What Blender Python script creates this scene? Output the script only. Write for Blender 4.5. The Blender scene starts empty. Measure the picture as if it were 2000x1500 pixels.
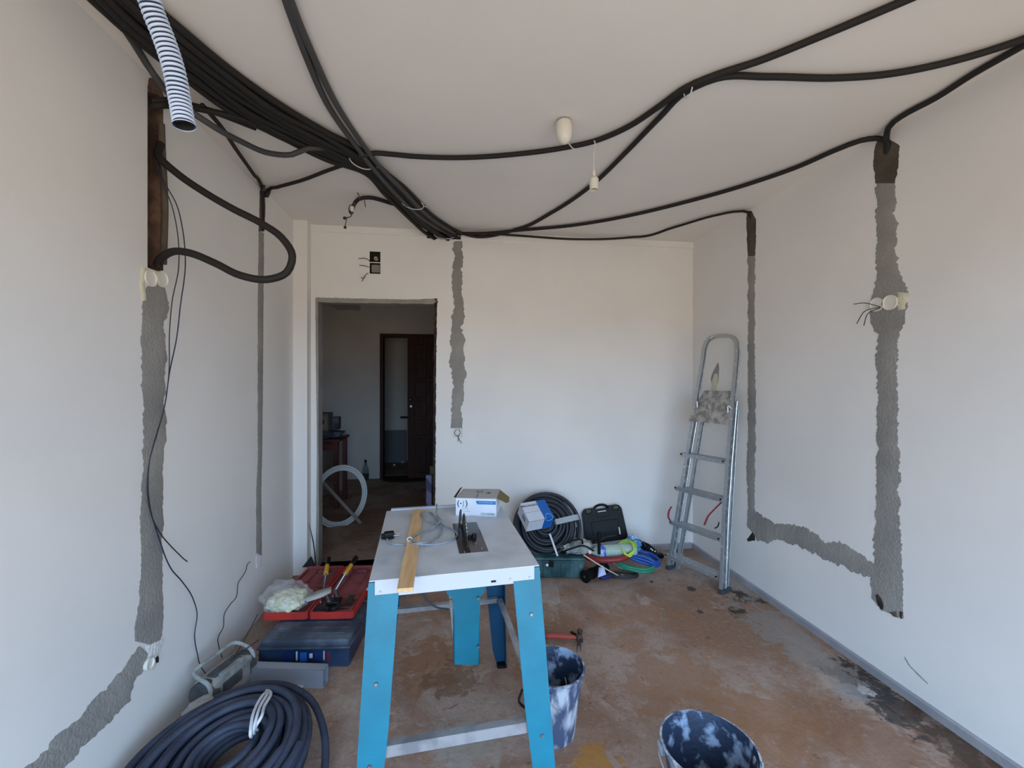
import bpy, bmesh, math, random
from mathutils import Vector, Matrix, noise
random.seed(7)
C = bpy.context.scene
COL = C.collection
R = math.radians
PI = math.pi
# ------------------------------------------------------------------ camera
F = 840.0; TH = .1365; HY = 742.0; EYE = 1.46
cam = bpy.data.cameras.new('camera'); co = bpy.data.objects.new('camera', cam); COL.objects.link(co)
co.location = (0, 0, EYE); co.rotation_euler = (PI/2, 0, -TH)
cam.sensor_width = 36; cam.lens = F/2000*36; cam.shift_y = (HY-750)/2000.0; cam.clip_start = .02
C.camera = co
# ------------------------------------------------------------------ daylight
SKY = 8.3; GROUND = 3.35
w = bpy.data.worlds.new('world'); C.world = w; w.use_nodes = True
nt = w.node_tree; nt.nodes.clear()
tc = nt.nodes.new('ShaderNodeTexCoord'); sx = nt.nodes.new('ShaderNodeSeparateXYZ')
mr = nt.nodes.new('ShaderNodeMapRange'); mr.inputs[1].default_value = -.02; mr.inputs[2].default_value = .03
mx = nt.nodes.new('ShaderNodeMix'); mx.data_type = 'RGBA'
mx.inputs[6].default_value = (1.0*GROUND, .83*GROUND, .64*GROUND, 1)
mx.inputs[7].default_value = (.55*SKY, .82*SKY, 1.18*SKY, 1)
bg = nt.nodes.new('ShaderNodeBackground'); ow = nt.nodes.new('ShaderNodeOutputWorld')
L = nt.links.new
L(tc.outputs['Generated'], sx.inputs[0]); L(sx.outputs[2], mr.inputs[0]); L(mr.outputs[0], mx.inputs[0])
L(mx.outputs[2], bg.inputs[0]); L(bg.outputs[0], ow.inputs[0])
# room size (metres)
XL, XR, YB, YF, H = -1.18, 2.066, 3.49, -.75, 2.656
WX0, WX1, WZ0, WZ1 = -1.05, 1.95, .0, 2.05          # balcony opening behind the camera
pl = bpy.data.lights.new('window_portal', 'AREA'); pl.shape = 'RECTANGLE'; pl.size = WX1-WX0; pl.size_y = WZ1-WZ0
pl.cycles.is_portal = True
po = bpy.data.objects.new('window_portal', pl); COL.objects.link(po)
po.location = ((WX0+WX1)/2, YF-.16, (WZ0+WZ1)/2); po.rotation_euler = (PI/2, 0, 0)
C.view_settings.view_transform = 'Standard'; C.view_settings.look = 'None'
C.view_settings.gamma = 1; C.view_settings.use_curve_mapping = False
C.view_settings.exposure = -0.13
try:
    C.cycles.max_bounces = 10; C.cycles.diffuse_bounces = 6
except Exception: pass

# ------------------------------------------------------------------ helpers
cT, sT = math.cos(TH), math.sin(TH)
def P(px, py, x=None, y=None, z=None, d=None):
    """the point of the room seen at a photo pixel, on the plane x=, y= or z=, or at depth d="""
    u = (px-1000)/F; v = (HY-py)/F
    r = Vector((u*cT+sT, cT-u*sT, v))
    t = d if d is not None else (x/r[0] if x is not None else (y/r[1] if y is not None else (z-EYE)/r[2]))
    return r*t+Vector((0, 0, EYE))
def on_plane(px, py, p0, n):
    u = (px-1000)/F; v = (HY-py)/F
    r = Vector((u*cT+sT, cT-u*sT, v)); o = Vector((0, 0, EYE))
    return o+r*((p0-o).dot(n)/r.dot(n))
def lin(r, g, b):
    f = lambda c: (c/255/12.92 if c/255 <= .04045 else ((c/255+.055)/1.055)**2.4)
    return (f(r), f(g), f(b), 1)
MATS = {}
def mat(name, c, rough=.6, metal=0, c2=None, scale=8, detail=5, lo=.4, hi=.6, bump=0, bscale=60, trans=0, alpha=1, stretch=None, spec=None, ior=None):
    if name in MATS: return MATS[name]
    m = bpy.data.materials.new(name); m.use_nodes = True; t = m.node_tree; b = t.nodes['Principled BSDF']
    b.inputs['Base Color'].default_value = c; b.inputs['Roughness'].default_value = rough; b.inputs['Metallic'].default_value = metal
    if trans: b.inputs['Transmission Weight'].default_value = trans
    if ior: b.inputs['IOR'].default_value = ior
    if spec is not None: b.inputs['Specular IOR Level'].default_value = spec
    if alpha < 1: b.inputs['Alpha'].default_value = alpha
    g = t.nodes.new('ShaderNodeTexCoord'); mp = t.nodes.new('ShaderNodeMapping')
    t.links.new(g.outputs['Object'], mp.inputs[0])
    if stretch: mp.inputs['Scale'].default_value = stretch
    if c2:
        n = t.nodes.new('ShaderNodeTexNoise'); n.inputs['Scale'].default_value = scale; n.inputs['Detail'].default_value = detail
        r = t.nodes.new('ShaderNodeValToRGB'); r.color_ramp.elements[0].position = lo; r.color_ramp.elements[1].position = hi
        r.color_ramp.elements[0].color = c; r.color_ramp.elements[1].color = c2
        t.links.new(mp.outputs[0], n.inputs[0]); t.links.new(n.outputs[0], r.inputs[0]); t.links.new(r.outputs[0], b.inputs['Base Color'])
    if bump:
        n2 = t.nodes.new('ShaderNodeTexNoise'); n2.inputs['Scale'].default_value = bscale; n2.inputs['Detail'].default_value = 6
        bp = t.nodes.new('ShaderNodeBump'); bp.inputs['Strength'].default_value = bump; bp.inputs['Distance'].default_value = .01
        t.links.new(mp.outputs[0], n2.inputs[0]); t.links.new(n2.outputs[0], bp.inputs['Height']); t.links.new(bp.outputs[0], b.inputs['Normal'])
    MATS[name] = m
    return m
def tag(o, label=None, cat=None, group=None, kind=None):
    if label: o['label'] = label
    if cat: o['category'] = cat
    if group: o['group'] = group
    if kind: o['kind'] = kind
    return o
def link(name, bm, m, parent=None, smooth=False, autos=None):
    bmesh.ops.recalc_face_normals(bm, faces=bm.faces[:])
    me = bpy.data.meshes.new(name); bm.to_mesh(me); bm.free()
    o = bpy.data.objects.new(name, me); COL.objects.link(o)
    ms = m if isinstance(m, (list, tuple)) else [m]
    for q in ms: me.materials.append(q)
    if smooth:
        for p in me.polygons: p.use_smooth = True
        if autos:
            me.set_sharp_from_angle(angle=R(autos))
    if parent:
        o.parent = parent
        if parent.type == 'EMPTY': o.matrix_parent_inverse = Matrix.Translation(-parent.location)
        elif parent.parent and parent.parent.type == 'EMPTY': pass
    return o
def thing(name, label, cat, loc, group=None):
    o = bpy.data.objects.new(name, None); COL.objects.link(o); o.location = Vector(loc); o.empty_display_size = .05
    return tag(o, label, cat, group)
def nb(): return bmesh.new()
def box(bm, c, s, M=None, bev=0, mi=0):
    r = bmesh.ops.create_cube(bm, size=1)
    vs = r['verts']; mt = Matrix.Translation(Vector(c)) @ Matrix.Diagonal((s[0], s[1], s[2], 1))
    if M is not None: mt = M @ mt
    bmesh.ops.transform(bm, matrix=mt, verts=vs)
    fs = {f for v in vs for f in v.link_faces}
    for f in fs: f.material_index = mi
    if bev:
        es = {e for v in vs for e in v.link_edges}
        bmesh.ops.bevel(bm, geom=list(es), offset=bev, segments=2, affect='EDGES', profile=.6)
    return bm
def cyl(bm, a, b, r1, r2=None, n=20, cap=True):
    a = Vector(a); b = Vector(b); r2 = r1 if r2 is None else r2
    z = (b-a).normalized(); q = z.to_track_quat('Z', 'Y').to_matrix()
    ra = [bm.verts.new(a+q@Vector((math.cos(2*PI*i/n)*r1, math.sin(2*PI*i/n)*r1, 0))) for i in range(n)]
    rb = [bm.verts.new(b+q@Vector((math.cos(2*PI*i/n)*r2, math.sin(2*PI*i/n)*r2, 0))) for i in range(n)]
    for i in range(n): bm.faces.new((ra[i], ra[(i+1) % n], rb[(i+1) % n], rb[i]))
    if cap: bm.faces.new(ra[::-1]); bm.faces.new(rb)
    return bm
def lathe(bm, prof, M=None, n=28, capb=False, capt=False):
    M = M or Matrix()
    rings = [[bm.verts.new(M@Vector((math.cos(2*PI*i/n)*r, math.sin(2*PI*i/n)*r, z))) for i in range(n)] for r, z in prof]
    for a, b in zip(rings, rings[1:]):
        for i in range(n): bm.faces.new((a[i], a[(i+1) % n], b[(i+1) % n], b[i]))
    if capb: bm.faces.new(rings[0][::-1])
    if capt: bm.faces.new(rings[-1])
    return bm
def cr(pts, step=.02):
    pts = [Vector(p) for p in pts]
    if len(pts) < 3: return pts
    ext = [pts[0]*2-pts[1]]+pts+[pts[-1]*2-pts[-2]]
    out = []
    for i in range(1, len(ext)-2):
        p0, p1, p2, p3 = ext[i-1:i+3]; n = max(2, int((p2-p1).length/step))
        # centripetal-ish: uniform with chord-scaled tangents
        l = (p2-p1).length; l0 = max(1e-5, (p1-p0).length); l2 = max(1e-5, (p3-p2).length)
        m1 = ((p1-p0)/l0*l+(p2-p1)*(l0/l if l else 1))/(1+(l0/l if l else 1)) if l else p2*0
        m2 = ((p3-p2)/l2*l+(p2-p1)*(l2/l if l else 1))/(1+(l2/l if l else 1)) if l else p2*0
        for k in range(n):
            t = k/n; a = 2*t**3-3*t*t+1; b = t**3-2*t*t+t; c = -2*t**3+3*t*t; d = t**3-t*t
            out.append(p1*a+m1*b+p2*c+m2*d)
    out.append(pts[-1]); return out
def tube(bm, pts, r, n=8, cap=True, rf=None, closed=False, flat=1):
    pts = [Vector(p) for p in pts]; N = len(pts); rings = []
    tn = []
    for i in range(N):
        a = pts[i-1] if (i > 0 or closed) else pts[i]; b = pts[(i+1) % N] if (i < N-1 or closed) else pts[i]
        v = b-a; tn.append(v.normalized() if v.length > 1e-9 else Vector((0, 0, 1)))
    up = Vector((0, 0, 1)) if abs(tn[0].z) < .9 else Vector((1, 0, 0))
    nrm = (up-tn[0]*up.dot(tn[0])).normalized()
    for i in range(N):
        if i:
            nrm = (nrm-tn[i]*nrm.dot(tn[i]))
            nrm = nrm.normalized() if nrm.length > 1e-6 else tn[i].orthogonal().normalized()
        bi = tn[i].cross(nrm); rr = r*(rf(i) if rf else 1)
        rings.append([bm.verts.new(pts[i]+nrm*math.cos(2*PI*k/n)*rr*flat+bi*math.sin(2*PI*k/n)*rr) for k in range(n)])
    prs = list(zip(rings, rings[1:]))
    if closed: prs.append((rings[-1], rings[0]))
    for a, b in prs:
        for k in range(n): bm.faces.new((a[k], a[(k+1) % n], b[(k+1) % n], b[k]))
    if cap and not closed: bm.faces.new(rings[0][::-1]); bm.faces.new(rings[-1])
    return bm
def prism(bm, poly, off, M=None, mi=0):
    """closed polygon (3D points) pushed by vector off"""
    M = M or Matrix(); off = Vector(off)
    a = [bm.verts.new(M@Vector(p)) for p in poly]; b = [bm.verts.new(M@(Vector(p)+off)) for p in poly]
    fs = [bm.faces.new(a), bm.faces.new(b[::-1])]
    n = len(a)
    for i in range(n): fs.append(bm.faces.new((a[i], b[i], b[(i+1) % n], a[(i+1) % n])))
    for f in fs: f.material_index = mi
    return bm
def blob(bm, c, s, seed=0, amp=.25, fr=3, sub=4, M=None):
    r = bmesh.ops.create_icosphere(bm, subdivisions=sub, radius=1)
    for v in r['verts']:
        k = 1+amp*(noise.noise(v.co*fr+Vector((seed, seed*2.3, 0)))+.5*noise.noise(v.co*fr*2.3+Vector((seed, 0, seed))))
        q = Vector((v.co.x*s[0]*k, v.co.y*s[1]*k, v.co.z*s[2]*k))
        v.co = (M@q if M is not None else q)+Vector(c)
    return bm
def frame(o, ex, ez=(0, 0, 1)):
    ex = Vector(ex).normalized(); ez = Vector(ez); ez = (ez-ex*ez.dot(ex)).normalized(); ey = ez.cross(ex)
    m = Matrix((ex, ey, ez)).transposed().to_4x4(); m.translation = Vector(o); return m
def text(body, size, M, m, parent, name='lettering', depth=.0004, bold=0):
    cu = bpy.data.curves.new(name, 'FONT'); cu.body = body; cu.size = size; cu.extrude = depth; cu.offset = bold
    cu.align_x = 'CENTER'; cu.align_y = 'CENTER'
    to = bpy.data.objects.new('tmp', cu); COL.objects.link(to)
    dg = bpy.context.evaluated_depsgraph_get(); me = bpy.data.meshes.new_from_object(to.evaluated_get(dg))
    bpy.data.objects.remove(to); me.transform(M)
    o = bpy.data.objects.new(name, me); COL.objects.link(o); me.materials.clear(); me.materials.append(m)
    o.parent = parent
    if parent.type == 'EMPTY': o.matrix_parent_inverse = Matrix.Translation(-parent.location)
    return o

# ------------------------------------------------------------------ materials
M_pl = mat('white_wall_plaster', lin(231, 229, 225), .85, c2=lin(223, 221, 218), scale=1.6, lo=.35, hi=.7, bump=.04, bscale=45)
M_ce = mat('ceiling_plaster', lin(228, 224, 219), .9, c2=lin(221, 217, 212), scale=1.3, lo=.35, hi=.7, bump=.08, bscale=35)
M_mo = mat('dry_grey_mortar', lin(134, 132, 128), .95, c2=lin(156, 153, 147), scale=5, lo=.3, hi=.7, bump=.5, bscale=90)
M_mw = mat('damp_mortar_and_hole_shade', lin(72, 64, 54), .9, c2=lin(88, 79, 68), scale=9, bump=.5, bscale=90)
M_br = mat('broken_brick', lin(126, 100, 86), .95, c2=lin(84, 66, 56), scale=14, lo=.35, hi=.6, bump=.8, bscale=60)
M_dk = mat('void_shade', lin(34, 28, 24), .95, c2=lin(58, 47, 38), scale=25, bump=.6)
M_co = mat('black_conduit', lin(36, 34, 33), .65, spec=.3, bump=.15, bscale=200)
M_cg = mat('grey_conduit', lin(70, 70, 71), .6, spec=.3, bump=.15, bscale=200)
M_cb = mat('slate_blue_conduit', lin(48, 54, 70), .55, spec=.3, c2=lin(60, 66, 82), scale=12, bump=.2, bscale=200)
M_cr = mat('pale_blue_conduit', lin(190, 208, 232), .45)
M_wh = mat('white_plastic', lin(222, 219, 208), .45)
M_cm = mat('cream_foam', lin(206, 202, 176), .8, bump=.6, bscale=60)
M_st = mat('steel', lin(150, 150, 152), .35, 1)
M_ws = mat('wire_dark', lin(40, 40, 44), .5)
M_wb = mat('wire_blue', lin(24, 36, 66), .5)
M_bk = mat('black_plastic', lin(8, 9, 11), .5, spec=.2, c2=lin(16, 17, 19), scale=10, bump=.1)
M_tie = mat('white_tie', lin(205, 208, 212), .5)

# ------------------------------------------------------------------ floor
def floor_material():
    m = bpy.data.materials.new('stained_screed'); m.use_nodes = True; t = m.node_tree; b = t.nodes['Principled BSDF']
    N = t.nodes.new; K = t.links.new
    g = N('ShaderNodeTexCoord')
    def nz(sc, det=6, dist=0, rough=.6, off=0):
        mp = N('ShaderNodeMapping'); mp.inputs['Location'].default_value = (off, off*1.7, 0); K(g.outputs['Object'], mp.inputs[0])
        n = N('ShaderNodeTexNoise'); n.inputs['Scale'].default_value = sc; n.inputs['Detail'].default_value = det
        n.inputs['Distortion'].default_value = dist; n.inputs['Roughness'].default_value = rough; K(mp.outputs[0], n.inputs[0]); return n.outputs[0]
    def ramp(x, lo, hi):
        r = N('ShaderNodeMapRange'); r.interpolation_type = 'SMOOTHSTEP'; r.inputs[1].default_value = lo; r.inputs[2].default_value = hi; K(x, r.inputs[0]); return r.outputs[0]
    def mix(f, a, c, k=1):
        x = N('ShaderNodeMix'); x.data_type = 'RGBA'
        if k != 1:
            mu = N('ShaderNodeMath'); mu.operation = 'MULTIPLY'; mu.inputs[1].default_value = k; K(f, mu.inputs[0]); f = mu.outputs[0]
        K(f, x.inputs[0])
        for s, v in ((6, a), (7, c)):
            if isinstance(v, tuple): x.inputs[s].default_value = v
            else: K(v, x.inputs[s])
        return x.outputs[2]
    col = mix(ramp(nz(1.5, 9, .3, .66), .40, .60), lin(138, 106, 86), lin(166, 146, 134))
    col = mix(ramp(nz(2.6, 9, .4, .7, 3), .52, .66), col, lin(150, 110, 80), .7)
    col = mix(ramp(nz(3.3, 8, .6, .65, 9), .56, .66), col, lin(180, 162, 148), .7)
    col = mix(ramp(nz(26, 5, 0, .6, 5), .60, .72), col, lin(176, 156, 140), .45)
    col = mix(ramp(nz(17, 6, .3, .6, 8), .62, .70), col, lin(80, 58, 46), .55)
    col = mix(ramp(nz(60, 6, .2, .7, 2), .50, .64), col, lin(120, 92, 76), .35)
    col = mix(ramp(nz(42, 6, .2, .7, 12), .54, .66), col, lin(196, 176, 160), .30)
    # local stains: (x, y, radius x, radius y, colour, strength)
    spots = []
    def sp(px, py, r, c, k, sy=1, tight=1):
        q = P(px, py, z=0); spots.append((q.x, q.y, r, r*sy, c, k, tight))
    sp(1445, 1163, .085, lin(50, 42, 26), .95, 1.1); sp(1440, 1193, .075, lin(56, 45, 26), .95); sp(1350, 1150, .035, lin(56, 46, 34), .9)
    sp(1370, 1196, .025, lin(52, 42, 34), .8); sp(1480, 1172, .05, lin(48, 42, 30), .9)
    sp(1655, 1310, .10, lin(50, 38, 30), .95, 1.2); sp(1700, 1340, .11, lin(46, 42, 40), .9, 1.4); sp(1740, 1375, .12, lin(52, 48, 46), .85, 1.2); sp(1600, 1300,.05, lin(70,60,52),.6)
    sp(1660, 1345, .07, lin(150, 150, 152), .7); sp(1690, 1350, .035, lin(222, 224, 226), .7)
    sp(1850, 1440, .10, lin(70, 48, 34), .7, 2); sp(1950, 1500, .13, lin(66, 46, 32), .7, 2)
    sp(1520, 1225, .16, lin(140, 133, 128), .75, 2.2); sp(1600, 1290, .12, lin(146, 138, 132), .6, 2); sp(1440, 1130, .2, lin(150, 142, 138), .7)
    sp(1160, 1490, .09, lin(160, 110, 40), .85); sp(900, 1450, .12, lin(152, 146, 136), .8, 1.4); sp(935, 1260, .16, lin(146, 132, 124), .6, .8)
    sp(1330, 1330, .30, lin(148, 108, 78), .6, .8); sp(1480, 1400, .28, lin(150, 108, 76), .6, .8); sp(1240, 1200, .3, lin(150, 108, 78), .55, .5); sp(850, 1290, .2, lin(138, 96, 62), .7); sp(1700, 1460, .2, lin(134, 96, 70), .6)
    sp(880, 1330, .14, lin(108, 78, 54), .7, .9); sp(1030, 1240, .14, lin(120, 84, 58), .6)
    for x, y, rx, ry, c, k, tight in spots:
        mp = N('ShaderNodeMapping'); mp.vector_type = 'POINT'
        mp.inputs['Location'].default_value = (-x/rx, -y/ry, 0); mp.inputs['Scale'].default_value = (1/rx, 1/ry, 0); K(g.outputs['Object'], mp.inputs[0])
        ln = N('ShaderNodeVectorMath'); ln.operation = 'LENGTH'; K(mp.outputs[0], ln.inputs[0])
        n = nz(15/(1+rx*4), 9, .8, .7, x*3+y)
        ad = N('ShaderNodeMath'); ad.operation = 'MULTIPLY_ADD'; ad.inputs[1].default_value = 5.0; K(n, ad.inputs[0]); K(ln.outputs['Value'], ad.inputs[2])
        r = N('ShaderNodeMapRange'); r.interpolation_type = 'SMOOTHSTEP'; r.inputs[1].default_value = 3.15; r.inputs[2].default_value = 3.6
        r.inputs[3].default_value = 1; r.inputs[4].default_value = 0; K(ad.outputs[0], r.inputs[0])
        col = mix(r.outputs[0], col, c, k)
    K(col, b.inputs['Base Color']); b.inputs['Roughness'].default_value = .75
    bp = N('ShaderNodeBump'); bp.inputs['Strength'].default_value = .35; bp.inputs['Distance'].default_value = .01; K(nz(30, 8), bp.inputs['Height']); K(bp.outputs[0], b.inputs['Normal'])
    return m
bm = nb(); box(bm, (0, 3.6, -.05), (6.4, 9.6, .1))
tag(link('floor', bm, floor_material()), kind='structure')
bm = nb(); box(bm, (0, 3.6, H+.05), (6.4, 9.0, .1))
tag(link('ceiling', bm, M_ce), kind='structure')

# ------------------------------------------------------------------ walls with real recesses
def wall(name, org, eu, n, u0, u1, v0, v1, holes, thick, mats):
    """front face at org, openings (a,b,c,d,depth,mat) in u,v; depth None = cut right through"""
    org = Vector(org); eu = Vector(eu); n = Vector(n); ev = Vector((0, 0, 1)); bm = nb()
    us = sorted({u0, u1, *[h[0] for h in holes], *[h[1] for h in holes]}); vs = sorted({v0, v1, *[h[2] for h in holes], *[h[3] for h in holes]})
    cache = {}
    def V(u, v, d):
        k = (round(u, 5), round(v, 5), round(d, 5))
        if k not in cache: cache[k] = bm.verts.new(org+eu*u+ev*v-n*d)
        return cache[k]
    for a, b in zip(us, us[1:]):
        for c, d in zip(vs, vs[1:]):
            mu, mv = (a+b)/2, (c+d)/2
            inside = [h for h in holes if h[0] < mu < h[1] and h[2] < mv < h[3]]
            if not inside: bm.faces.new((V(a, c, 0), V(b, c, 0), V(b, d, 0), V(a, d, 0)))
            if not [h for h in inside if h[4] is None]: bm.faces.new((V(a, c, thick), V(b, c, thick), V(b, d, thick), V(a, d, thick)))
    for a, b, c, d in ((u0, v0, u1, v0), (u1, v0, u1, v1), (u1, v1, u0, v1), (u0, v1, u0, v0)):
        bm.faces.new([bm.verts.new(org+eu*x+ev*y-n*z) for x, y, z in ((a, b, 0), (c, d, 0), (c, d, thick), (a, b, thick))])
    for h in holes:
        a, b, c, d, dep, mi = h; D = thick if dep is None else dep
        def q(u, v, z): return bm.verts.new(org+eu*u+ev*v-n*z)
        nu = max(1, int((b-a)/.02)) if dep else 1; nv = max(1, int((d-c)/.02)) if dep else 1
        def quad(A, B, rows, cols):
            pass
        for (x1, y1, x2, y2) in ((a, c, b, c), (b, c, b, d), (b, d, a, d), (a, d, a, c)):
            f = bm.faces.new((q(x1, y1, 0), q(x2, y2, 0), q(x2, y2, D), q(x1, y1, D))); f.material_index = mi
        if dep:
            g = [[q(a+(b-a)*i/nu, c+(d-c)*j/nv, D-(.4*D*abs(noise.noise(Vector((i*.9+a*9, j*.5, 3)))) if 0 < i < nu and 0 < j < nv else 0)) for j in range(nv+1)] for i in range(nu+1)]
            for i in range(nu):
                for j in range(nv):
                    f = bm.faces.new((g[i][j], g[i+1][j], g[i+1][j+1], g[i][j+1])); f.material_index = mi
    me = bpy.data.meshes.new(name); bm.to_mesh(me); bm.free()
    o = bpy.data.objects.new(name, me); COL.objects.link(o)
    for m in mats: me.materials.append(m)
    return tag(o, kind='structure')
# openings measured off the photo
ch0, ch1 = P(288, 300, x=XL).y, P(319, 300, x=XL).y
chz0 = P(300, 527, x=XL).z; chz1 = P(300, 176, x=XL).z
WL = wall('wall_left', (XL, 0, 0), (0, 1, 0), (1, 0, 0), YF-.3, YB+.001, 0, H, [(ch0, ch1, chz0, chz1, .05, 1)], .15, [M_pl, M_br])
def rx(px, py, **k): return P(px, py, **k)
s1 = P(1711, 594, x=XR); s2 = P(1742, 592, x=XR)
lowbox = (P(1712, 1163, x=XR), P(1728, 1188, x=XR))
WR = wall('wall_right', (XR, 0, 0), (0, 1, 0), (-1, 0, 0), YF-.3, YB+.15, 0, H,
          [(lowbox[1].y, lowbox[0].y, lowbox[1].z, lowbox[0].z, .04, 1)], .15, [M_pl, M_dk])
dx0, dx1, dz = P(620, 700, y=YB).x, P(850, 700, y=YB).x, P(700, 590, y=YB).z
jb = (P(722, 491, y=YB), P(743, 535, y=YB)); hb = (P(834, 446, y=YB), P(900, 468, y=YB)); lb = (P(885, 833, y=YB), P(903, 853, y=YB))
WB = wall('wall_back', (0, YB, 0), (1, 0, 0), (0, -1, 0), -2.6, XR, 0, H,
          [(dx0, dx1, -.0001, dz, None, 1), (jb[0].x, jb[1].x, jb[1].z, jb[0].z, .06, 2), (hb[0].x, hb[1].x, hb[1].z, min(H-.01, hb[0].z), .07, 2),
           (lb[0].x, lb[1].x, lb[1].z, lb[0].z, .05, 1)], .13, [M_pl, M_mo, M_dk])
WF = wall('wall_front', (0, YF, 0), (1, 0, 0), (0, 1, 0), XL, XR, 0, H, [(WX0, WX1, -.0001, WZ1, None, 0)], .15, [M_pl])
# corner pilaster between left and back wall
bm = nb(); xa = P(600, 700, y=YB-.09).x
box(bm, ((XL+xa)/2, YB-.045, H/2), (xa-XL, .09, H-.001)); tag(link('trim_1', bm, M_pl), kind='structure')
for k_, (a_, b_) in enumerate(((xa, hb[0].x), (hb[1].x, XR))):
    bm = nb(); box(bm, ((a_+b_)/2, YB-.004, H-.028), (b_-a_, .012, .054)); tag(link('trim_%d' % (3+k_), bm, M_pl), kind='structure')
# hallway behind
HY1 = 6.58
hd0, hd1, hdz = P(743, 800, y=HY1).x, P(743, 800, y=HY1).x+.95, P(790, 653, y=HY1).z
M_hl = mat('hallway_plaster', lin(226, 222, 216), .9, c2=lin(214, 210, 205), scale=1.2, bump=.1)
wall('wall_hall', (0, HY1, 0), (1, 0, 0), (0, -1, 0), -2.6, 2.2, 0, H, [(hd0, hd1, -.0001, hdz, None, 1)], .12, [M_hl, M_dk])
wall('wall_hall_left', (-2.35, 0, 0), (0, 1, 0), (1, 0, 0), YB+.13, 8.3, 0, H, [], .12, [M_hl])
wall('wall_hall_right', (1.4, 0, 0), (0, 1, 0), (-1, 0, 0), YB+.13, 8.3, 0, H, [], .12, [M_hl])
wall('wall_far', (0, 7.95, 0), (1, 0, 0), (0, -1, 0), -2.4, 1.5, 0, H, [], .12, [M_hl])
bm = nb(); q0 = P(650, 592, y=5.6); q1 = P(722, 612, y=HY1-.01)
box(bm, ((P(640,600,y=HY1).x+P(724,600,y=HY1).x)/2, (YB+.13+HY1)/2, H-.09), (.32, HY1-YB-.14, .17)); tag(link('trim_2', bm, M_hl), kind='structure')
# plinths
M_pt = mat('grey_plinth_paint', lin(140, 140, 145), .7, c2=lin(160, 158, 160), scale=3, bump=.2)
bm = nb(); prism(bm, [(XR+.002, YF, 0), (XR-.012, YF, 0), (XR-.012, YF, .036), (XR-.004, YF, .043), (XR+.002, YF, .043)], (0, YB-YF, 0)); tag(link('baseboard_right', bm, M_pt), kind='structure')
bm = nb(); prism(bm, [(dx1+.05, YB+.002, 0), (dx1+.05, YB-.012, 0), (dx1+.05, YB-.012, .04), (dx1+.05, YB-.004, .05), (dx1+.05, YB+.002, .05)], (XR-.013-dx1-.05, 0, 0)); tag(link('baseboard_back', bm, M_pt), kind='structure')

# ------------------------------------------------------------------ ragged mortar strips on the walls
def resample(pts, n):
    pts = [Vector(p) for p in pts]; ls = [0]
    for a, b in zip(pts, pts[1:]): ls.append(ls[-1]+(b-a).length)
    out = []
    for i in range(n):
        s = ls[-1]*i/(n-1); k = 0
        while k < len(ls)-2 and ls[k+1] < s: k += 1
        t = (s-ls[k])/max(1e-9, ls[k+1]-ls[k]); out.append(pts[k].lerp(pts[k+1], t))
    return out
def strip(name, left, right, ax, m, parent, t=.004, amp=.006, seed=0, step=.008):
    """left / right: pixel edges in the same order; ax: dict(x=..)/dict(y=..) wall plane"""
    A = [P(*p, **ax) for p in left]; B = [P(*p, **ax) for p in right]
    nrm = Vector((1 if ax.get('x', 0) < 0 else -1, 0, 0)) if 'x' in ax else Vector((0, -1, 0))
    n = max(6, int(sum((a-b).length for a, b in zip(A, A[1:]))/step))
    A = resample(A, n); B = resample(B, n); bm = nb(); rows = []
    for i in range(n):
        w = (B[i]-A[i]); W = w.normalized() if w.length > 1e-6 else Vector((0, 0, 1))
        def j(k): return amp*(1.3*noise.noise(Vector((i*.13, k, seed)))+1.0*noise.noise(Vector((i*.45, k, seed+5)))+.5*noise.noise(Vector((i*1.3, k, seed+9))))
        a = A[i]+W*j(1); b = B[i]+W*j(7); r = []
        K = 5
        for k in range(K): r.append(bm.verts.new(a.lerp(b, k/(K-1))+nrm*(t*(.35 if k in (0, K-1) else 1+.5*noise.noise(Vector((i*.3, k, seed)))))))
        rows.append([bm.verts.new(a-nrm*.004)]+r+[bm.verts.new(b-nrm*.004)])
    for r0, r1 in zip(rows, rows[1:]):
        for k in range(len(r0)-1): bm.faces.new((r0[k], r0[k+1], r1[k+1], r1[k]))
    bm.faces.new(rows[0]); bm.faces.new(rows[-1][::-1])
    o = link(name, bm, m, parent, smooth=True, autos=50); return o
XLd = dict(x=XL); XRd = dict(x=XR); YBd = dict(y=YB)
# left wall: wide chase, going down then sloping to the near floor
strip('mortar_strip', [(279,585),(276,640),(275,700),(280,800),(279,900),(276,960),(273,1010),(276,1100),(270,1180),(262,1230),(262,1252)],
      [(330,590),(320,640),(324,690),(320,780),(325,825),(318,900),(318,1000),(316,1100),(319,1200),(316,1240),(306,1262)], XLd, M_mo, WL, seed=1, amp=.010)
strip('mortar_strip', [(272,1262),(240,1305),(200,1350),(160,1395),(110,1440),(50,1500),(20,1530)], [(296,1285),(262,1335),(250,1370),(215,1410),(160,1460),(125,1500),(95,1535)], XLd, M_mo, WL, seed=2, amp=.012)
strip('mortar_strip', [(286,560),(279,590)], [(318,550),(328,592)], XLd, M_mo, WL, seed=3)
strip('mortar_strip', [(291,152),(287,168),(289,180)], [(303,152),(318,180),(320,190)], XLd, M_br, WL, seed=4, amp=.003)
# left wall: narrow chase near the pilaster
strip('mortar_strip', [(505,452),(504,520),(503,620),(503,760),(503,900),(500,960),(500,1080)], [(515,455),(515,520),(514,620),(513,760),(512,850),(510,960),(511,1085)], XLd, M_mo, WL, seed=5, amp=.004)
strip('mortar_strip', [(507,372),(507,400),(505,452)], [(517,372),(518,410),(516,452)], XLd, M_mw, WL, seed=6, amp=.004)
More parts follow.
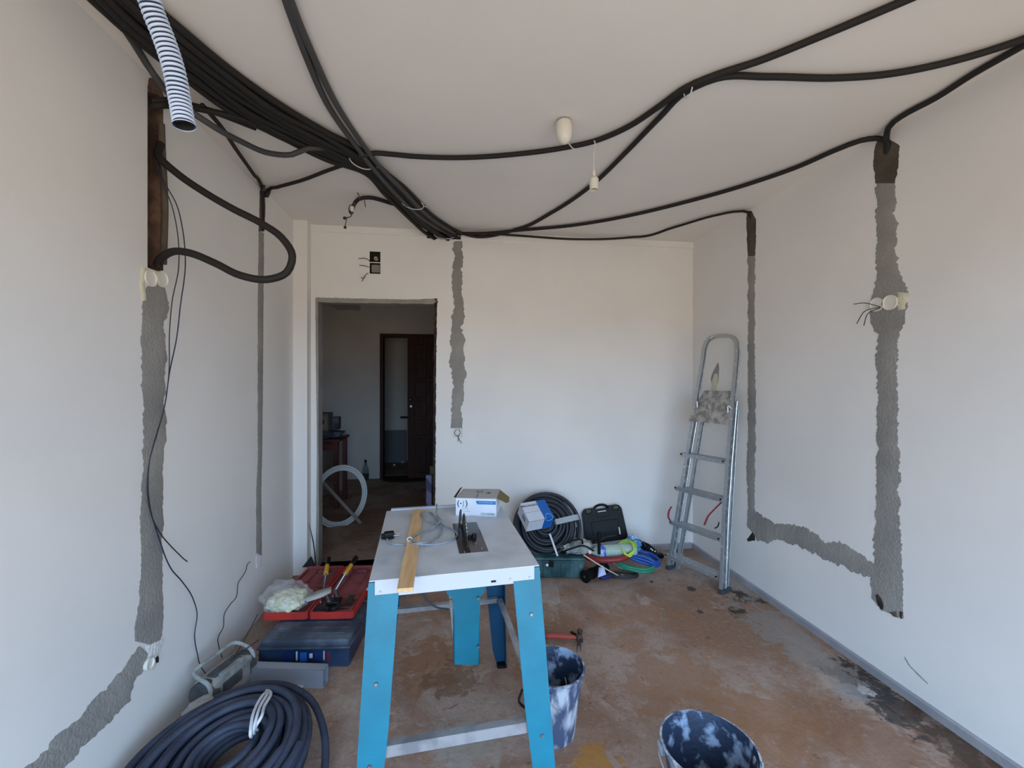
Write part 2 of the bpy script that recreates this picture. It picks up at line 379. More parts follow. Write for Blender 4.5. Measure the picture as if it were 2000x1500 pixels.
# back wall chase beside the doorway
strip('mortar_strip', [(888,471),(884,520),(883,560),(886,600),(882,640),(878,690),(884,750),(882,800),(880,836)],
      [(902,471),(903,510),(902,560),(906,600),(904,650),(908,690),(908,750),(902,800),(902,836)], YBd, M_mo, WB, seed=7, amp=.017, step=.012)
# right wall: narrow chase and its sloping run
strip('mortar_strip', [(1460,412),(1458,430),(1459,470),(1461,500)], [(1468,412),(1477,430),(1476,480),(1475,500)], XRd, M_mw, WR, seed=8, amp=.005)
strip('mortar_strip', [(1461,500),(1461,600),(1461,700),(1461,760),(1461,860),(1458,900),(1461,990),(1460,1030)], [(1475,500),(1474,600),(1474,700),(1476,760),(1476,860),(1475,900),(1474,990),(1475,1040)], XRd, M_mo, WR, seed=9, amp=.010)
strip('mortar_strip', [(1461,995),(1476,998),(1510,1021),(1545,1025),(1575,1030),(1610,1057),(1640,1060),(1680,1080),(1706,1101)],
      [(1461,1025),(1480,1057),(1500,1060),(1520,1053),(1560,1068),(1600,1085),(1640,1105),(1680,1122),(1706,1130)], XRd, M_mo, WR, seed=10, amp=.014)
# right wall: wide chase
strip('mortar_strip', [(1716,272),(1710,285),(1705,315),(1710,358)], [(1738,272),(1758,285),(1755,320),(1748,358)], XRd, M_mw, WR, seed=11, amp=.005)
strip('mortar_strip', [(1711,358),(1712,440),(1711,500),(1713,545),(1703,570),(1702,620),(1700,635),(1716,655),(1710,700),(1714,760),(1713,850),(1712,900),(1712,990),(1706,1060),(1708,1100),(1700,1130),(1704,1165),(1718,1190),(1750,1204)],
      [(1748,358),(1750,440),(1752,500),(1755,535),(1773,555),(1770,590),(1768,630),(1757,650),(1752,700),(1752,760),(1755,790),(1753,850),(1758,900),(1756,990),(1762,1090),(1763,1110),(1764,1150),(1764,1190),(1764,1206)], XRd, M_mo, WR, seed=12, amp=.013)
# ragged raw edges of the doorway
strip('door_edging', [(616,583),(617,700),(619,860),(618,1000),(616,1100)], [(621,588),(622,700),(622,860),(623,1000),(622,1108)], YBd, M_mo, WB, seed=13, amp=.002, t=.003)
strip('door_edging', [(616,581),(700,583),(800,585),(853,583)], [(620,590),(700,592),(800,593),(853,593)], YBd, M_mo, WB, seed=14, amp=.003, t=.003)
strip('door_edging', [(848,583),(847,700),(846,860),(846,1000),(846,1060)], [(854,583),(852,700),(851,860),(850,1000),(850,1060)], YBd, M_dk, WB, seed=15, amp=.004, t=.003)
# small scars in the plaster
strip('plaster_scar', [(1766,1283),(1775,1300),(1800,1325),(1812,1336)], [(1768,1283),(1778,1300),(1802,1324),(1813,1335)], XRd, M_mo, WR, seed=16, amp=.002, t=.0015)
strip('plaster_scar', [(1459,1053),(1466,1044),(1474,1035)], [(1461,1058),(1470,1056),(1475,1056)], XRd, M_dk, WR, seed=17, amp=.002, t=.002)
strip('plaster_scar', [(1393,762),(1388,740),(1392,727),(1398,716),(1402,708)], [(1397,764),(1403,745),(1404,727),(1405,718),(1403,708)], XRd, M_mo, WR, seed=18, amp=.002, t=.002)
strip('foam_patch', [(1390,764),(1391,745),(1396,730)], [(1399,764),(1402,745),(1402,730)], XRd, M_cm, WR, seed=19, amp=.002, t=.006)
strip('plaster_patch', [(285,1262),(277,1300)], [(322,1245),(300,1310)], XLd, mat('fresh_white_plaster', lin(226,226,224), .9, bump=.6, bscale=80), WL, seed=20, amp=.006, t=.005)
strip('plaster_patch', [(500,1086),(500,1110)], [(512,1086),(510,1108)], XLd, MATS['fresh_white_plaster'], WL, seed=21, amp=.004, t=.004)
strip('foam_patch', [(276,522),(273,555),(277,588)], [(284,524),(281,560),(285,586)], XLd, M_cm, WL, seed=22, amp=.005, t=.006)
strip('foam_patch', [(1752,570),(1750,585),(1752,606)], [(1772,572),(1770,590),(1768,604)], XRd, M_cm, WR, seed=23, amp=.016, t=.006)

strip('dark_patch', [(1711,1163),(1712,1172),(1716,1184),(1722,1190)], [(1716,1160),(1724,1168),(1728,1178),(1727,1190)], XRd, M_dk, WR, seed=24, amp=.002, t=.007)  # raised patch, its dark colour stands for the shade inside a hole
strip('dark_patch', [(1738,1196),(1744,1203)], [(1754,1194),(1755,1206)], XRd, M_mw, WR, seed=25, amp=.002, t=.006)
strip('dark_patch', [(1757,1194),(1759,1208)], [(1764,1195),(1764,1208)], XRd, M_dk, WR, seed=26, amp=.002, t=.006)
strip('dark_patch', [(300,1286),(303,1296)], [(307,1280),(308,1292)], XLd, M_dk, WL, seed=27, amp=.002, t=.007)
# ------------------------------------------------------------------ back boxes in the walls
def round_box(c, n, r, label, group, depth=.03, up=None):
    t = thing('back_box', label, 'socket box', c, group)
    M = frame(c, n.orthogonal(), n) if up is None else frame(c, up, n)
    bm = nb(); lathe(bm, [(r, -.002), (r, depth*.3), (r*.9, depth*.3), (r*.88, .0075), (.0005, .0075)], M)
    cup = link('cup', bm, M_wh, t, True, 40)
    bm = nb(); lathe(bm, [(r*.9, depth*.3), (r*1.02, depth*.3), (r*1.02, depth*.42), (r*.9, depth*.42), (r*.9, depth*.3)], M); link('rim', bm, M_wh, cup, True, 40)
    return t
nL = Vector((1, 0, 0)); nR = Vector((-1, 0, 0))
round_box(P(290, 543, x=XL), nL, .033, 'left white round socket box under the open chase', 'socket boxes on the left wall')
round_box(P(313, 545, x=XL+.001), nL, .033, 'right white round socket box under the open chase', 'socket boxes on the left wall')
rb = round_box(P(1715, 595, x=XR), nR, .033, 'round socket box with three loose wires on the right wall', 'socket boxes on the right wall')
round_box(P(1741, 591, x=XR), nR, .035, 'empty white round socket box beside the wired one', 'socket boxes on the right wall')
q = P(1718, 597, x=XR-.01)
for e, m_ in (((1667, 594), (1690, 592)), ((1673, 632), (1692, 606)), ((1687, 636), (1696, 612))):
    bm = nb(); tube(bm, cr([P(1722, 600, x=XR-.008), P(*m_, x=XR-.05), P(*e, x=XR-.05)], .006), .002, 6); link('wire', bm, M_ws, rb)
round_box(P(288, 1297, x=XL+.004), nL, .022, 'small white socket box where the left wall mortar turns', None)
# box above the doorway
t = thing('junction_box', 'rectangular double junction box with loose wires above the doorway', 'junction box', P(732, 513, y=YB))
c0, c1 = P(722, 491, y=YB), P(743, 535, y=YB); cx = (c0.x+c1.x)/2; wz = c0.z-c1.z
bm = nb(); box(bm, (cx, YB-.001, (c0.z+c1.z)/2), (c1.x-c0.x, .008, .006)); link('divider', bm, M_wh, t)
bm = nb(); lathe(bm, [(.013, 0), (.013, .03), (.009, .03), (.009, 0)], frame((cx+.002, YB+.05, c0.z-wz*.27), (1, 0, 0), (0, -1, 0))); link('nut', bm, M_wh, t, True, 40)
bm = nb(); box(bm, (cx+.002, YB+.03, c1.z+wz*.27), (.066, .008, .06)); link('backplate', bm, M_mo, t)
for pts in ([(725, 513), (715, 505), (700, 505)], [(724, 524), (712, 519), (702, 518)], [(722, 531), (712, 540), (707, 550)], [(715, 537), (707, 543), (706, 541)]):
    bm = nb(); tube(bm, cr([P(*pts[0], y=YB+.02)]+[P(*p, y=YB-.04) for p in pts[1:]], .01), .0028, 6); link('wire', bm, M_cg, t)
# box at the foot of the back wall chase
t = thing('socket_box', 'open square socket box with wires at the foot of the back wall chase', 'socket box', P(894, 844, y=YB))
bm = nb(); prism(bm, [(lb[0].x, YB+.01, lb[1].z), (lb[1].x, YB+.01, lb[1].z), (lb[1].x, YB+.01, lb[0].z), (lb[0].x, YB+.01, lb[0].z)], (0, .01, 0)); link('insert', bm, M_wh, t)
for pts in ([(892, 838), (888, 846), (893, 852), (899, 846), (896, 838)], [(894, 850), (897, 858), (902, 866)], [(895, 850), (895, 862)]):
    bm = nb(); tube(bm, cr([P(*p, y=YB-.01) for p in pts], .01), .0022, 6); link('wire', bm, M_cg, t)

# ------------------------------------------------------------------ conduits along the ceiling
Zc = H-.016
def conduit(name, pts, r, m, label, cat='conduit', group=None, n=10, step=.03):
    q = []
    for p in pts:
        k = dict(z=Zc) if len(p) == 2 else (dict([(p[2], p[3])]))
        q.append(P(p[0], p[1], **k))
    q = cr(q, step)
    for v in q: v.z = min(v.z, H-r-.001); v.x = max(v.x, XL+r*.5)
    bm = nb(); tube(bm, q, r, n)
    return tag(link(name, bm, m, None, True, 60), label, cat, group)
RC = .0125
conduit('conduit', [(700,305,'z',H-.05),(735,299),(800,305),(900,308),(1000,302),(1100,289),(1160,276),(1230,246),(1290,206),(1342,170),(1400,146),(1480,120),(1600,72),(1770,0),(1850,-35)], RC, M_co, 'long black conduit crossing the ceiling past the lamp and out at the top edge')
conduit('conduit', [(890,452,'z',H-.03),(930,462,'z',H-.05),(1010,448),(1080,414),(1160,358),(1230,290),(1290,228),(1342,178),(1400,153),(1500,150),(1640,152),(1740,144),(1830,127),(1920,103),(2010,73),(2100,40)], RC, M_co, 'black conduit running behind the bulb holder then right along the ceiling')
conduit('conduit', [(885,455,'z',H-.03),(940,456,'z',H-.03),(1010,450),(1120,440),(1200,427),(1330,397),(1460,360),(1560,325),(1640,290),(1680,275),(1712,270),(1735,280,'x',XR-.01),(1733,300,'x',XR+.004)], RC, M_co, 'black conduit rising to the top of the wide right wall chase')
conduit('conduit', [(1732,300,'x',XR+.004),(1731,270,'x',XR-.014),(1735,250,'z',Zc),(1760,228),(1830,190),(1900,145),(2000,88),(2080,40)], RC, M_co, 'black conduit following the right wall and ceiling corner')
conduit('conduit', [(885,458,'z',H-.04),(940,456,'z',H-.05),(1010,460,'y',YB-.06),(1120,467,'y',YB-.06),(1200,466,'y',YB-.07),(1260,460,'y',YB-.12),(1330,440),(1400,420),(1440,413),(1462,415,'x',XR-.012),(1467,428,'x',XR+.003)], .009, M_co, 'thin black conduit going to the narrow right wall chase')
conduit('conduit', [(870,450,'z',H-.03),(840,430,'z',H-.03),(800,408,'z',H-.03),(760,396),(720,386),(700,389,'z',H-.03),(690,402,'z',H-.06),(685,416,'z',H-.09)], RC, M_co, 'short black conduit with a broken end hanging over the door')
t = thing('lamp_wiring', 'tangle of old connectors hanging at the broken conduit end', 'wiring', P(690, 410, z=H-.08))
bm = nb(); cyl(bm, P(692, 398, z=H-.07), P(687, 416, z=H-.1), .012, .010, 10); link('sleeve', bm, M_mw, t, True, 40)
for pts in ([(687,414),(683,424),(674,426)], [(678,424),(676,432),(674,442)], [(712,392),(714,404)], [(703,388),(700,380),(698,377)], [(684,400),(681,410),(686,420)]):
    bm = nb(); tube(bm, cr([P(*p, z=H-.1) for p in pts], .01), .003, 6); link('wire', bm, M_ws, t)
for p in ((673, 426), (674, 444)):
    bm = nb(); blob(bm, P(*p, z=H-.1), (.011,)*3, 2, .1, sub=2); link('connector', bm, M_ws, t, True)
bm = nb(); box(bm, P(688, 408, z=H-.1), (.02, .02, .03), bev=.003); link('connector', bm, M_wh, t)
# the thick bundle from the near left corner to the hole in the back wall
up = [(190,-80),(308,14),(448,133),(560,212),(696,287),(750,330),(805,380),(850,425),(898,458)]
lw = [(60,-120),(215,28),(330,120),(430,200),(520,248),(598,290),(700,322),(745,365),(790,412),(835,448),(868,462)]
up3 = resample([P(*p, z=Zc) for p in up], 12); lw3 = resample([P(*p, z=Zc) for p in lw], 12)
names = ['uppermost', 'second', 'third', 'fourth', 'fifth', 'sixth', 'seventh', 'eighth', 'ninth', 'tenth', 'eleventh', 'twelfth', 'lowest']
nbund = 13
for i in range(nbund):
    f = i/(nbund-1); pts = []
    for k in range(12):
        a = up3[k].lerp(lw3[k], f); j = k/11
        a.x += .006*noise.noise(Vector((k*.7, i*3.1, 0))); a.z = Zc-(.020*(i % 2)+.012*math.sin(k*1.3+i)**2 if 0 < k else 0)-(.03*(i % 3)*max(0, j-.55) )
        pts.append(a)
    pts.append(Vector((P(878+3*i-10, 457, y=YB).x, YB+.03, H-.04-.01*(i % 3))))
    q = cr(pts, .03)
    for v in q: v.z = min(v.z, H-RC-.001)
    bm = nb(); tube(bm, q, RC*(1.0 if i % 3 else 1.15), 10)
    tag(link('conduit', bm, M_co, None, True, 60), 'black conduit in the thick ceiling bundle, %s strand counted from the lamp side' % names[i], 'conduit', 'conduits of the ceiling bundle')
# two grey conduits joining it
conduit('conduit', [(548,-30),(572,40),(600,115),(640,205),(680,265),(720,318,'z',H-.05),(770,375,'z',H-.06),(830,430,'z',H-.06),(885,462,'y',YB-.02)], RC, M_cg, 'grey conduit from the top edge joining the bundle, left of its pair', group='pair of grey conduits')
conduit('conduit', [(556,-30),(582,40),(612,110),(655,200),(700,270),(735,318,'z',H-.04),(785,370,'z',H-.05),(840,425,'z',H-.05),(893,460,'y',YB-.02)], RC, M_cg, 'grey conduit from the top edge joining the bundle, right of its pair', group='pair of grey conduits')
conduit('conduit', [(150,-60),(215,15),(262,85),(300,145,'z',H-.05),(340,193,'z',H-.13),(400,236,'z',H-.17),(470,276,'z',H-.15),(530,300,'z',H-.12),(570,302,'z',H-.09),(600,290,'z',H-.06),(640,290,'z',H-.03)], RC, M_cg, 'grey conduit sagging below the bundle behind the pale blue hose')
conduit('conduit', [(289,208,'x',XL-.01),(310,206,'x',XL+.03),(360,208,'z',H-.05),(400,215,'z',H-.05),(470,232,'z',H-.05),(540,262,'z',H-.04),(620,292,'z',H-.04),(690,318,'z',H-.03)], RC, M_co, 'black conduit leaving the top of the open left chase into the bundle')
conduit('conduit', [(289,198,'x',XL-.01),(312,196,'x',XL+.03),(360,202,'z',H-.04),(410,216,'z',H-.03),(500,250,'z',H-.03)], RC, M_co, 'short black conduit above the one leaving the open left chase')
conduit('conduit', [(395,205,'z',H-.04),(430,245,'z',H-.04),(460,290,'z',H-.03),(495,340,'z',H-.03),(513,368,'x',XL+.012),(512,400,'x',XL+.002),(511,450,'x',XL+.001)], .010, M_co, 'thin black conduit coming down into the narrow left chase')
conduit('conduit', [(690,316,'z',H-.04),(640,333,'z',H-.03),(590,352,'z',H-.03),(540,366,'z',H-.03),(522,372,'x',XL+.03),(518,384,'x',XL+.02)], .010, M_co, 'thin black conduit between the bundle and the narrow left chase')
bm = nb(); lp = [P(*p, x=XL+.03) for p in ((522,384),(527,372),(529,352),(524,349),(516,362),(514,372))]
tube(bm, cr(lp, .01), .008, 8); tag(link('hook', bm, M_cg, None, True, 60), 'bent grey loop of conduit at the top of the narrow left chase', 'hook')
# big loop hanging out of the open chase
conduit('conduit', [(300,280,'x',XL-.02),(312,308,'x',XL+.02),(345,338,'d',1.72),(400,376,'d',1.72),(455,408,'d',1.72),(510,436,'d',1.72),(550,464,'d',1.72),(571,500,'d',1.72),(560,532,'d',1.72),(520,546,'d',1.7),(470,538,'d',1.68),(420,514,'d',1.68),(370,494,'d',1.68),(335,492,'d',1.7),(312,506,'x',XL+.02),(296,520,'x',XL-.02)], .0145, M_co, 'black conduit looping out of the open left chase and back', step=.02)
conduit('conduit', [(296,240,'x',XL-.03),(300,280,'x',XL-.025),(303,400,'x',XL-.03),(300,515,'x',XL-.03)], .012, M_mw, 'old brown conduit lying in the open left wall chase')
# ties
def ring_tie(px, py, z, rx_, ang, label, m=M_tie, tail=True):
    c = P(px, py, z=z); t = []
    dx = Vector((math.cos(ang), math.sin(ang), 0))
    for k in range(20):
        a = 2*PI*k/20; t.append(c+dx*math.cos(a)*rx_+Vector((0, 0, 1))*(math.sin(a)*.034))
    for v in t: v.z = min(v.z, H-.003)
    bm = nb(); tube(bm, t, .0028, 6, closed=True)
    if tail: tube(bm, [c+dx*rx_, c+dx*(rx_+.02)+Vector((0, .0, .0)), c+dx*(rx_+.04)+Vector((0, .01, -.003))], .0022, 6)
    tag(link('cable_tie', bm, m, None, True), label, 'cable tie', 'cable ties on the ceiling conduits')
ring_tie(706, 316, H-.04, .065, R(35), 'white cable tie where the grey pair meets the bundle')
ring_tie(806, 398, H-.045, .075, R(25), 'white cable tie around the bundle over the broken conduit')
ring_tie(868, 458, H-.045, .085, R(5), 'white cable tie on the bundle at the back wall hole')
ring_tie(1344, 174, H-.02, .024, R(100), 'thin tie joining two conduits on the right ceiling', tail=True)

# pale blue corrugated hose hanging close to the camera
t0 = [P(360, 246, d=.72), P(352, 200, d=.72), P(338, 130, d=.71), P(318, 70, d=.70), P(300, 25, d=.69), P(287, -15, d=.68)]
e = t0[-1]; t0 += [e+Vector((-.02, -.02, .12)), e+Vector((-.04, -.06, .3)), Vector((e.x-.05, e.y-.16, H-.02))]
q = cr(t0, .0009)
# uniform spacing so that the ribs stay even
q = resample(q, int(sum((a-b).length for a, b in zip(q, q[1:]))/.00088))
bm = nb(); tube(bm, q, .0165, 20, rf=lambda i: (1, 1, .99, .88, .80, .80, .88, .99)[i % 8], cap=False)
hose = tag(link('corrugated_hose', bm, [M_cr, mat('blue_groove', lin(34, 48, 78), .6)], None, True, 60), 'pale blue ribbed hose hanging from the ceiling at upper left', 'hose')
for f in hose.data.polygons:
    if (f.index//20) % 8 in (2, 3, 4, 5): f.material_index = 1
    # grooves
bm = nb(); tube(bm, q[:120], .0128, 20, cap=False); tube(bm, [q[60], q[62]], .0127, 20); link('inner_wall', bm, M_ws, hose, True)

# ------------------------------------------------------------------ ceiling lamp
c = P(1101, 236, z=H)
t = thing('pendant_lamp', 'white ceiling rose with a bare bulb holder hanging on a thin cord', 'lamp', c)
bm = nb(); lathe(bm, [(.034, -.012), (.037, -.02), (.037, -.06), (.033, -.085), (.022, -.105), (.006, -.112), (.0005, -.112)], Matrix.Translation(c)@Matrix.Rotation(R(-8), 4, 'X'))
link('ceiling_cup', bm, M_wh, t, True, 50)
bm = nb(); cyl(bm, c+Vector((.0, .0, -.018)), c, .012, n=14); cyl(bm, c+Vector((0,0,-.0165)), c+Vector((0,0,-.0155)), .034, n=20); link('mount', bm, M_bk, t)
zt = H-.112
ca = P(1104, 270, z=zt+.01); s0 = P(1160, 333, d=2.16)
pts = [ca, P(1112, 282, z=H-.04), P(1122, 291, z=H-.034), P(1140, 285, z=H-.006), P(1158, 272, z=H-.006), P(1162, 278, z=H-.03), s0+Vector((0, 0, .09)), s0]
bm = nb(); tube(bm, cr(pts, .01), .0028, 6); link('cord', bm, M_wh, t, True)
bm = nb(); lathe(bm, [(.006, .0), (.008, -.002), (.009, -.03), (.018, -.036), (.022, -.042), (.024, -.050), (.022, -.054), (.0235, -.06), (.0215, -.088), (.023, -.098), (.0185, -.098), (.018, -.06), (.0005, -.058)], Matrix.Translation(s0))
h = link('bulb_holder', bm, M_wh, t, True, 40)
bm = nb(); cyl(bm, s0+Vector((0, 0, -.085)), s0+Vector((0, 0, -.08)), .0182, n=20); link('contact', bm, M_bk, h)

# ------------------------------------------------------------------ loose wires on the left wall
def wire(pts, r, m, label):
    q = cr([P(p[0], p[1], x=(p[2] if len(p) > 2 else XL+.03)) for p in pts], .012)
    bm = nb(); tube(bm, q, r, 6); return tag(link('wire', bm, m, None, True), label, 'wire', 'loose wires on the left wall')
wire([(303,300,XL),(312,345,XL+.01),(335,400),(346,450),(349,520),(336,590),(331,650),(330,725),(320,800),(305,850),(292,900),(287,950),(295,1005),(312,1040),(335,1068),(352,1085),(357,1090),(366,1097)], .0022, M_ws, 'dark wire from the open chase with its end free at mid wall')
wire([(304,300,XL),(316,345,XL+.01),(345,400,XL+.035),(357,450),(362,510),(352,600),(345,660),(331,728),(322,790),(306,850),(293,895),(289,950),(293,990),(310,1050),(335,1112),(355,1135),(378,1172),(385,1200),(380,1240),(385,1275),(394,1305),(403,1318,XL+.06)], .0024, M_wb, 'blue wire falling from the open chase down to the work radio')
wire([(489,1097),(482,1105),(481,1112),(476,1122),(465,1140),(462,1165),(450,1180),(438,1200),(436,1225),(426,1245),(428,1265),(434,1285,XL+.06)], .0022, M_ws, 'short wavy wire rising from the work radio by the narrow chase')

# ------------------------------------------------------------------ table saw
ZT = .85; TA = R(4.3); TW, TL = .535, .712
TM = Matrix.Translation((-.012, 1.726, 0))@Matrix.Rotation(TA, 4, 'Z'); TI = TM.inverted()
def TP(px, py, z=ZT): return TI@P(px, py, z=z)
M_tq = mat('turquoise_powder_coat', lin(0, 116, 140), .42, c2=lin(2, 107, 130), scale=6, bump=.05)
M_td = mat('shaded_turquoise_coat', lin(8, 66, 98), .5)  # turquoise coat with the rear legs' shade mixed into its colour
M_tp = mat('scuffed_table_sheet', lin(194, 200, 208), .42, 0, c2=lin(164, 174, 182), scale=7, lo=.45, hi=.75, bump=.05)
M_tw = mat('white_powder_coat', lin(184, 190, 203), .4)
M_gz = mat('galvanised_bar', lin(170, 172, 176), .4, .5, c2=lin(140, 142, 146), scale=14)
saw = thing('table_saw', 'turquoise-legged table saw with a grey metal top in the foreground', 'table saw', (-.012, 1.726, 0))
# top with the cut-out for the insert
ip = [TP(*p) for p in ((882, 1021), (930, 1019), (956, 1077), (898, 1081))]
ix0 = (ip[0].x+ip[3].x)/2; ix1 = (ip[1].x+ip[2].x)/2; iy0 = (ip[2].y+ip[3].y)/2; iy1 = (ip[0].y+ip[1].y)/2
bm = nb()
for a, b, c_, d in ((-TW/2, ix0, -TL/2, TL/2), (ix1, TW/2, -TL/2, TL/2), (ix0, ix1, -TL/2, iy0), (ix0, ix1, iy1, TL/2)):
    box(bm, ((a+b)/2, (c_+d)/2, ZT-.0015), (b-a, d-c_, .003), TM)
link('table_top', bm, M_tp, saw)
sk = .049
for nm, c_, s in (('skirt', (0, -TL/2+.001, ZT-sk/2-.003), (TW-.034, .003, sk)), ('skirt', (0, TL/2-.001, ZT-sk/2-.003), (TW-.034, .003, sk)),
                  ('skirt', (-TW/2+.001, 0, ZT-sk/2-.003), (.003, TL-.05, sk)), ('skirt', (TW/2-.001, 0, ZT-sk/2-.003), (.003, TL-.05, sk))):
    bm = nb(); box(bm, c_, s, TM)
    if s[0] > .1 and c_[1] < 0:
        for bx_ in (-.235, -.17, .17, .235): cyl(bm, TM@Vector((bx_, -TL/2, ZT-.036)), TM@Vector((bx_, -TL/2-.005, ZT-.036)), .0045, .003, 10)
        box(bm, (.115, -TL/2-.0011, ZT-.038), (.016, .001, .006), TM, mi=1)
    link(nm, bm, [M_tw, M_bk], saw)
bm = nb(); box(bm, ((ix0+ix1)/2, (iy0+iy1)/2, ZT-.003), (ix1-ix0-.004, iy1-iy0-.004, .003), TM)
ins = link('insert_plate', bm, mat('dark_insert_steel', lin(92, 88, 90), .3, .8, c2=lin(70, 66, 66), scale=5), saw)
bx = ix0+.035
bm = nb(); box(bm, (bx, (iy0+iy1)/2-.01, ZT-.001), (.012, iy1-iy0-.03, .002), TM); link('blade_slot', bm, M_dk, ins)
for p in ((ix0+.02, iy0+.015), (ix1-.02, iy0+.03), (ix1-.035, iy0+.08)):
    bm = nb(); v = TM@Vector((p[0], p[1], ZT-.002)); cyl(bm, v, v+Vector((0, 0, .004)), .005, n=12); link('screw', bm, M_st, ins, True, 40)
v = TM@Vector((ix1-.035, (iy0+iy1)/2-.02, ZT))
bm = nb(); cyl(bm, v, v+Vector((0, 0, .014)), .011, .009, 16); cyl(bm, v+Vector((-.018, 0, 0)), v+Vector((-.018, 0, .010)), .008, .006, 12); link('knob', bm, M_bk, saw, True, 40)
# blade
bm = nb(); by = (iy0+iy1)/2-.01; R0 = .115; zc = ZT+.088-R0; poly = []
for k in range(48):
    a = 2*PI*k/48
    poly += [(bx-.001, by+math.cos(a)*R0, zc+math.sin(a)*R0), (bx-.001, by+math.cos(a+.06)*R0*.955, zc+math.sin(a+.06)*R0*.955)]
prism(bm, poly, (.0025, 0, 0), TM); link('saw_blade', bm, mat('blade_steel', lin(110, 108, 106), .35, .9), saw)
bm = nb(); poly = []
for k in range(13):
    a = R(12+k*6); poly.append((bx-.012, by+.012+math.cos(a)*(R0+.012), zc+math.sin(a)*(R0+.012)))
for k in range(13):
    a = R(84-k*6); poly.append((bx-.012, by+.012+math.cos(a)*(R0-.045+.02*math.sin(k/12*PI)), zc+math.sin(a)*(R0-.03)))
prism(bm, poly, (.0035, 0, 0), TM); link('riving_knife', bm, mat('dark_knife_steel', lin(64, 60, 60), .4, .8), saw)
# legs: bent sheet, open inwards
def leg(sx, sy):
    bm = nb(); t_ = .0025
    topc = Vector((sx*(TW/2+.002), sy*(TL/2-.004), ZT-.008)); botc = Vector((sx*(TW/2+.045), sy*(TL/2+.10), .0))
    def sec(c_, wx, wy):
        pts = [(0, 0), (-wx, 0), (-wx, -t_), (-t_, -t_), (-t_, -wy), (0, -wy)]
        return [bm.verts.new(TM@(c_+Vector((sx*x, sy*y, 0)))) for x, y in pts]
    fr = [(0, .092, .085), (.5, .083, .075), (.9, .062, .052), (.97, .05, .045), (1, .04, .035)]
    rings = [sec(topc.lerp(botc, f), a, b) for f, a, b in fr]
    for r0, r1 in zip(rings, rings[1:]):
        for i in range(6): bm.faces.new((r0[i], r0[(i+1) % 6], r1[(i+1) % 6], r1[i]))
    bm.faces.new(rings[0]); bm.faces.new(rings[-1][::-1])
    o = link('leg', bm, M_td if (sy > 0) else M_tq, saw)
    if sy > 0: o['label'] = 'rear leg with shade painted dark blue'
    def bolt(f, off):
        a = topc.lerp(botc, f)+Vector((-sx*off, 0, 0)); a = TM@a
        nn = (TM.to_3x3()@Vector((0, sy, .12))).normalized()
        b = nb(); cyl(b, a-nn*.001, a+nn*.004, .007, .005, 10); link('bolt', b, M_st, o, True, 40)
    bolt(.17 if sx > 0 else .34, .04); bolt(.6, .035); bolt(.72, .02)
    a = TM@(topc.lerp(botc, .03)+Vector((sx*.0, -sy*.02, 0))); nn = TM.to_3x3()@Vector((sx, 0, 0)); b = nb(); cyl(b, a, a+nn*.006, .007, .005, 10); link('bolt', b, M_st, o, True, 40)
    b = nb(); c_ = TM@(botc+Vector((-sx*.02, -sy*.018, .006))); box(b, c_, (.05, .045, .014), bev=.004); link('rubber_foot', b, M_bk, o)
for sx in (-1, 1):
    for sy in (-1, 1): leg(sx, sy)
def at(f, sx, sy, ix=0, iy=0):
    topc = Vector((sx*(TW/2), sy*(TL/2-.004), ZT-.008)); botc = Vector((sx*(TW/2+.045), sy*(TL/2+.10), .0))
    return topc.lerp(botc, f)+Vector((-sx*ix, -sy*iy, 0))
fz = .555
for a, b in (((-1, -1), (1, -1)), ((-1, 1), (1, 1)), ((-1, -1), (-1, 1)), ((1, -1), (1, 1))):
    p = TM@at(fz, *a, .022, .022); q_ = TM@at(fz, *b, .022, .022)
    M = frame((p+q_)/2, q_-p); ln = (q_-p).length; bm = nb(); box(bm, (0, 0, 0), (ln-.02, .026, .003), M); 
    inn = 1 if a[1] == b[1] and a[1] < 0 else (-1 if a[1] == b[1] else (-1 if a[0] > 0 else 1))
    box(bm, (0, -.0125*inn if a[1] == b[1] else .0125*inn*0-.0125, -.016), (ln-.02, .003, .032), M)
    link('stretcher', bm, M_gz, saw)
# motor guard hanging under the top
gy = TI@P(910, 1180, y=1.76); gyy = gy.y
gl = [(868, 1148), (872, 1158), (884, 1168), (886, 1200), (887, 1297)]; gr = [(951, 1140), (947, 1156), (938, 1168), (938, 1200), (936, 1300)]
pp = [TI@P(*p, y=1.76) for p in gl]+[TI@P(*p, y=1.76) for p in gr[::-1]]
pp = [Vector((v.x, gyy, v.z)) for v in pp]; pp[0].z = pp[-1].z = ZT-.004
bm = nb(); prism(bm, pp, (0, .003, 0), TM)
for sgn, idx in ((0, 3), (1, 6)):
    a = pp[3] if sgn == 0 else pp[6]; b = pp[4] if sgn == 0 else pp[5]
    prism(bm, [a, b, b+Vector((0, .05, 0)), a+Vector((0, .05, 0))], (.0025 if sgn == 0 else -.0025, 0, 0), TM)
link('motor_guard', bm, M_tq, saw)
cm = TM@Vector(((pp[0].x+pp[-1].x)/2, gyy+.006, ZT-.08))
bm = nb(); cyl(bm, cm, cm+Vector((0, .22, 0)), .062, n=28); link('motor', bm, mat('motor_grey', lin(60, 64, 72), .5), saw, True, 40)
cq = TM@Vector(((pp[0].x+pp[-1].x)/2-.01, gyy-.002, ZT-.055)); bm = nb(); cyl(bm, cq, cq+Vector((0, .004, 0)), .03, n=24); link('motor_opening_shade', bm, M_td, saw)
bm = nb(); a = TI@P(876, 1150, y=1.80); b = TI@P(884, 1245, y=1.80); prism(bm, [a, a+Vector((.016, 0, 0)), b+Vector((.012, 0, 0)), b], (0, .003, 0), TM); link('bracket', bm, M_gz, saw)
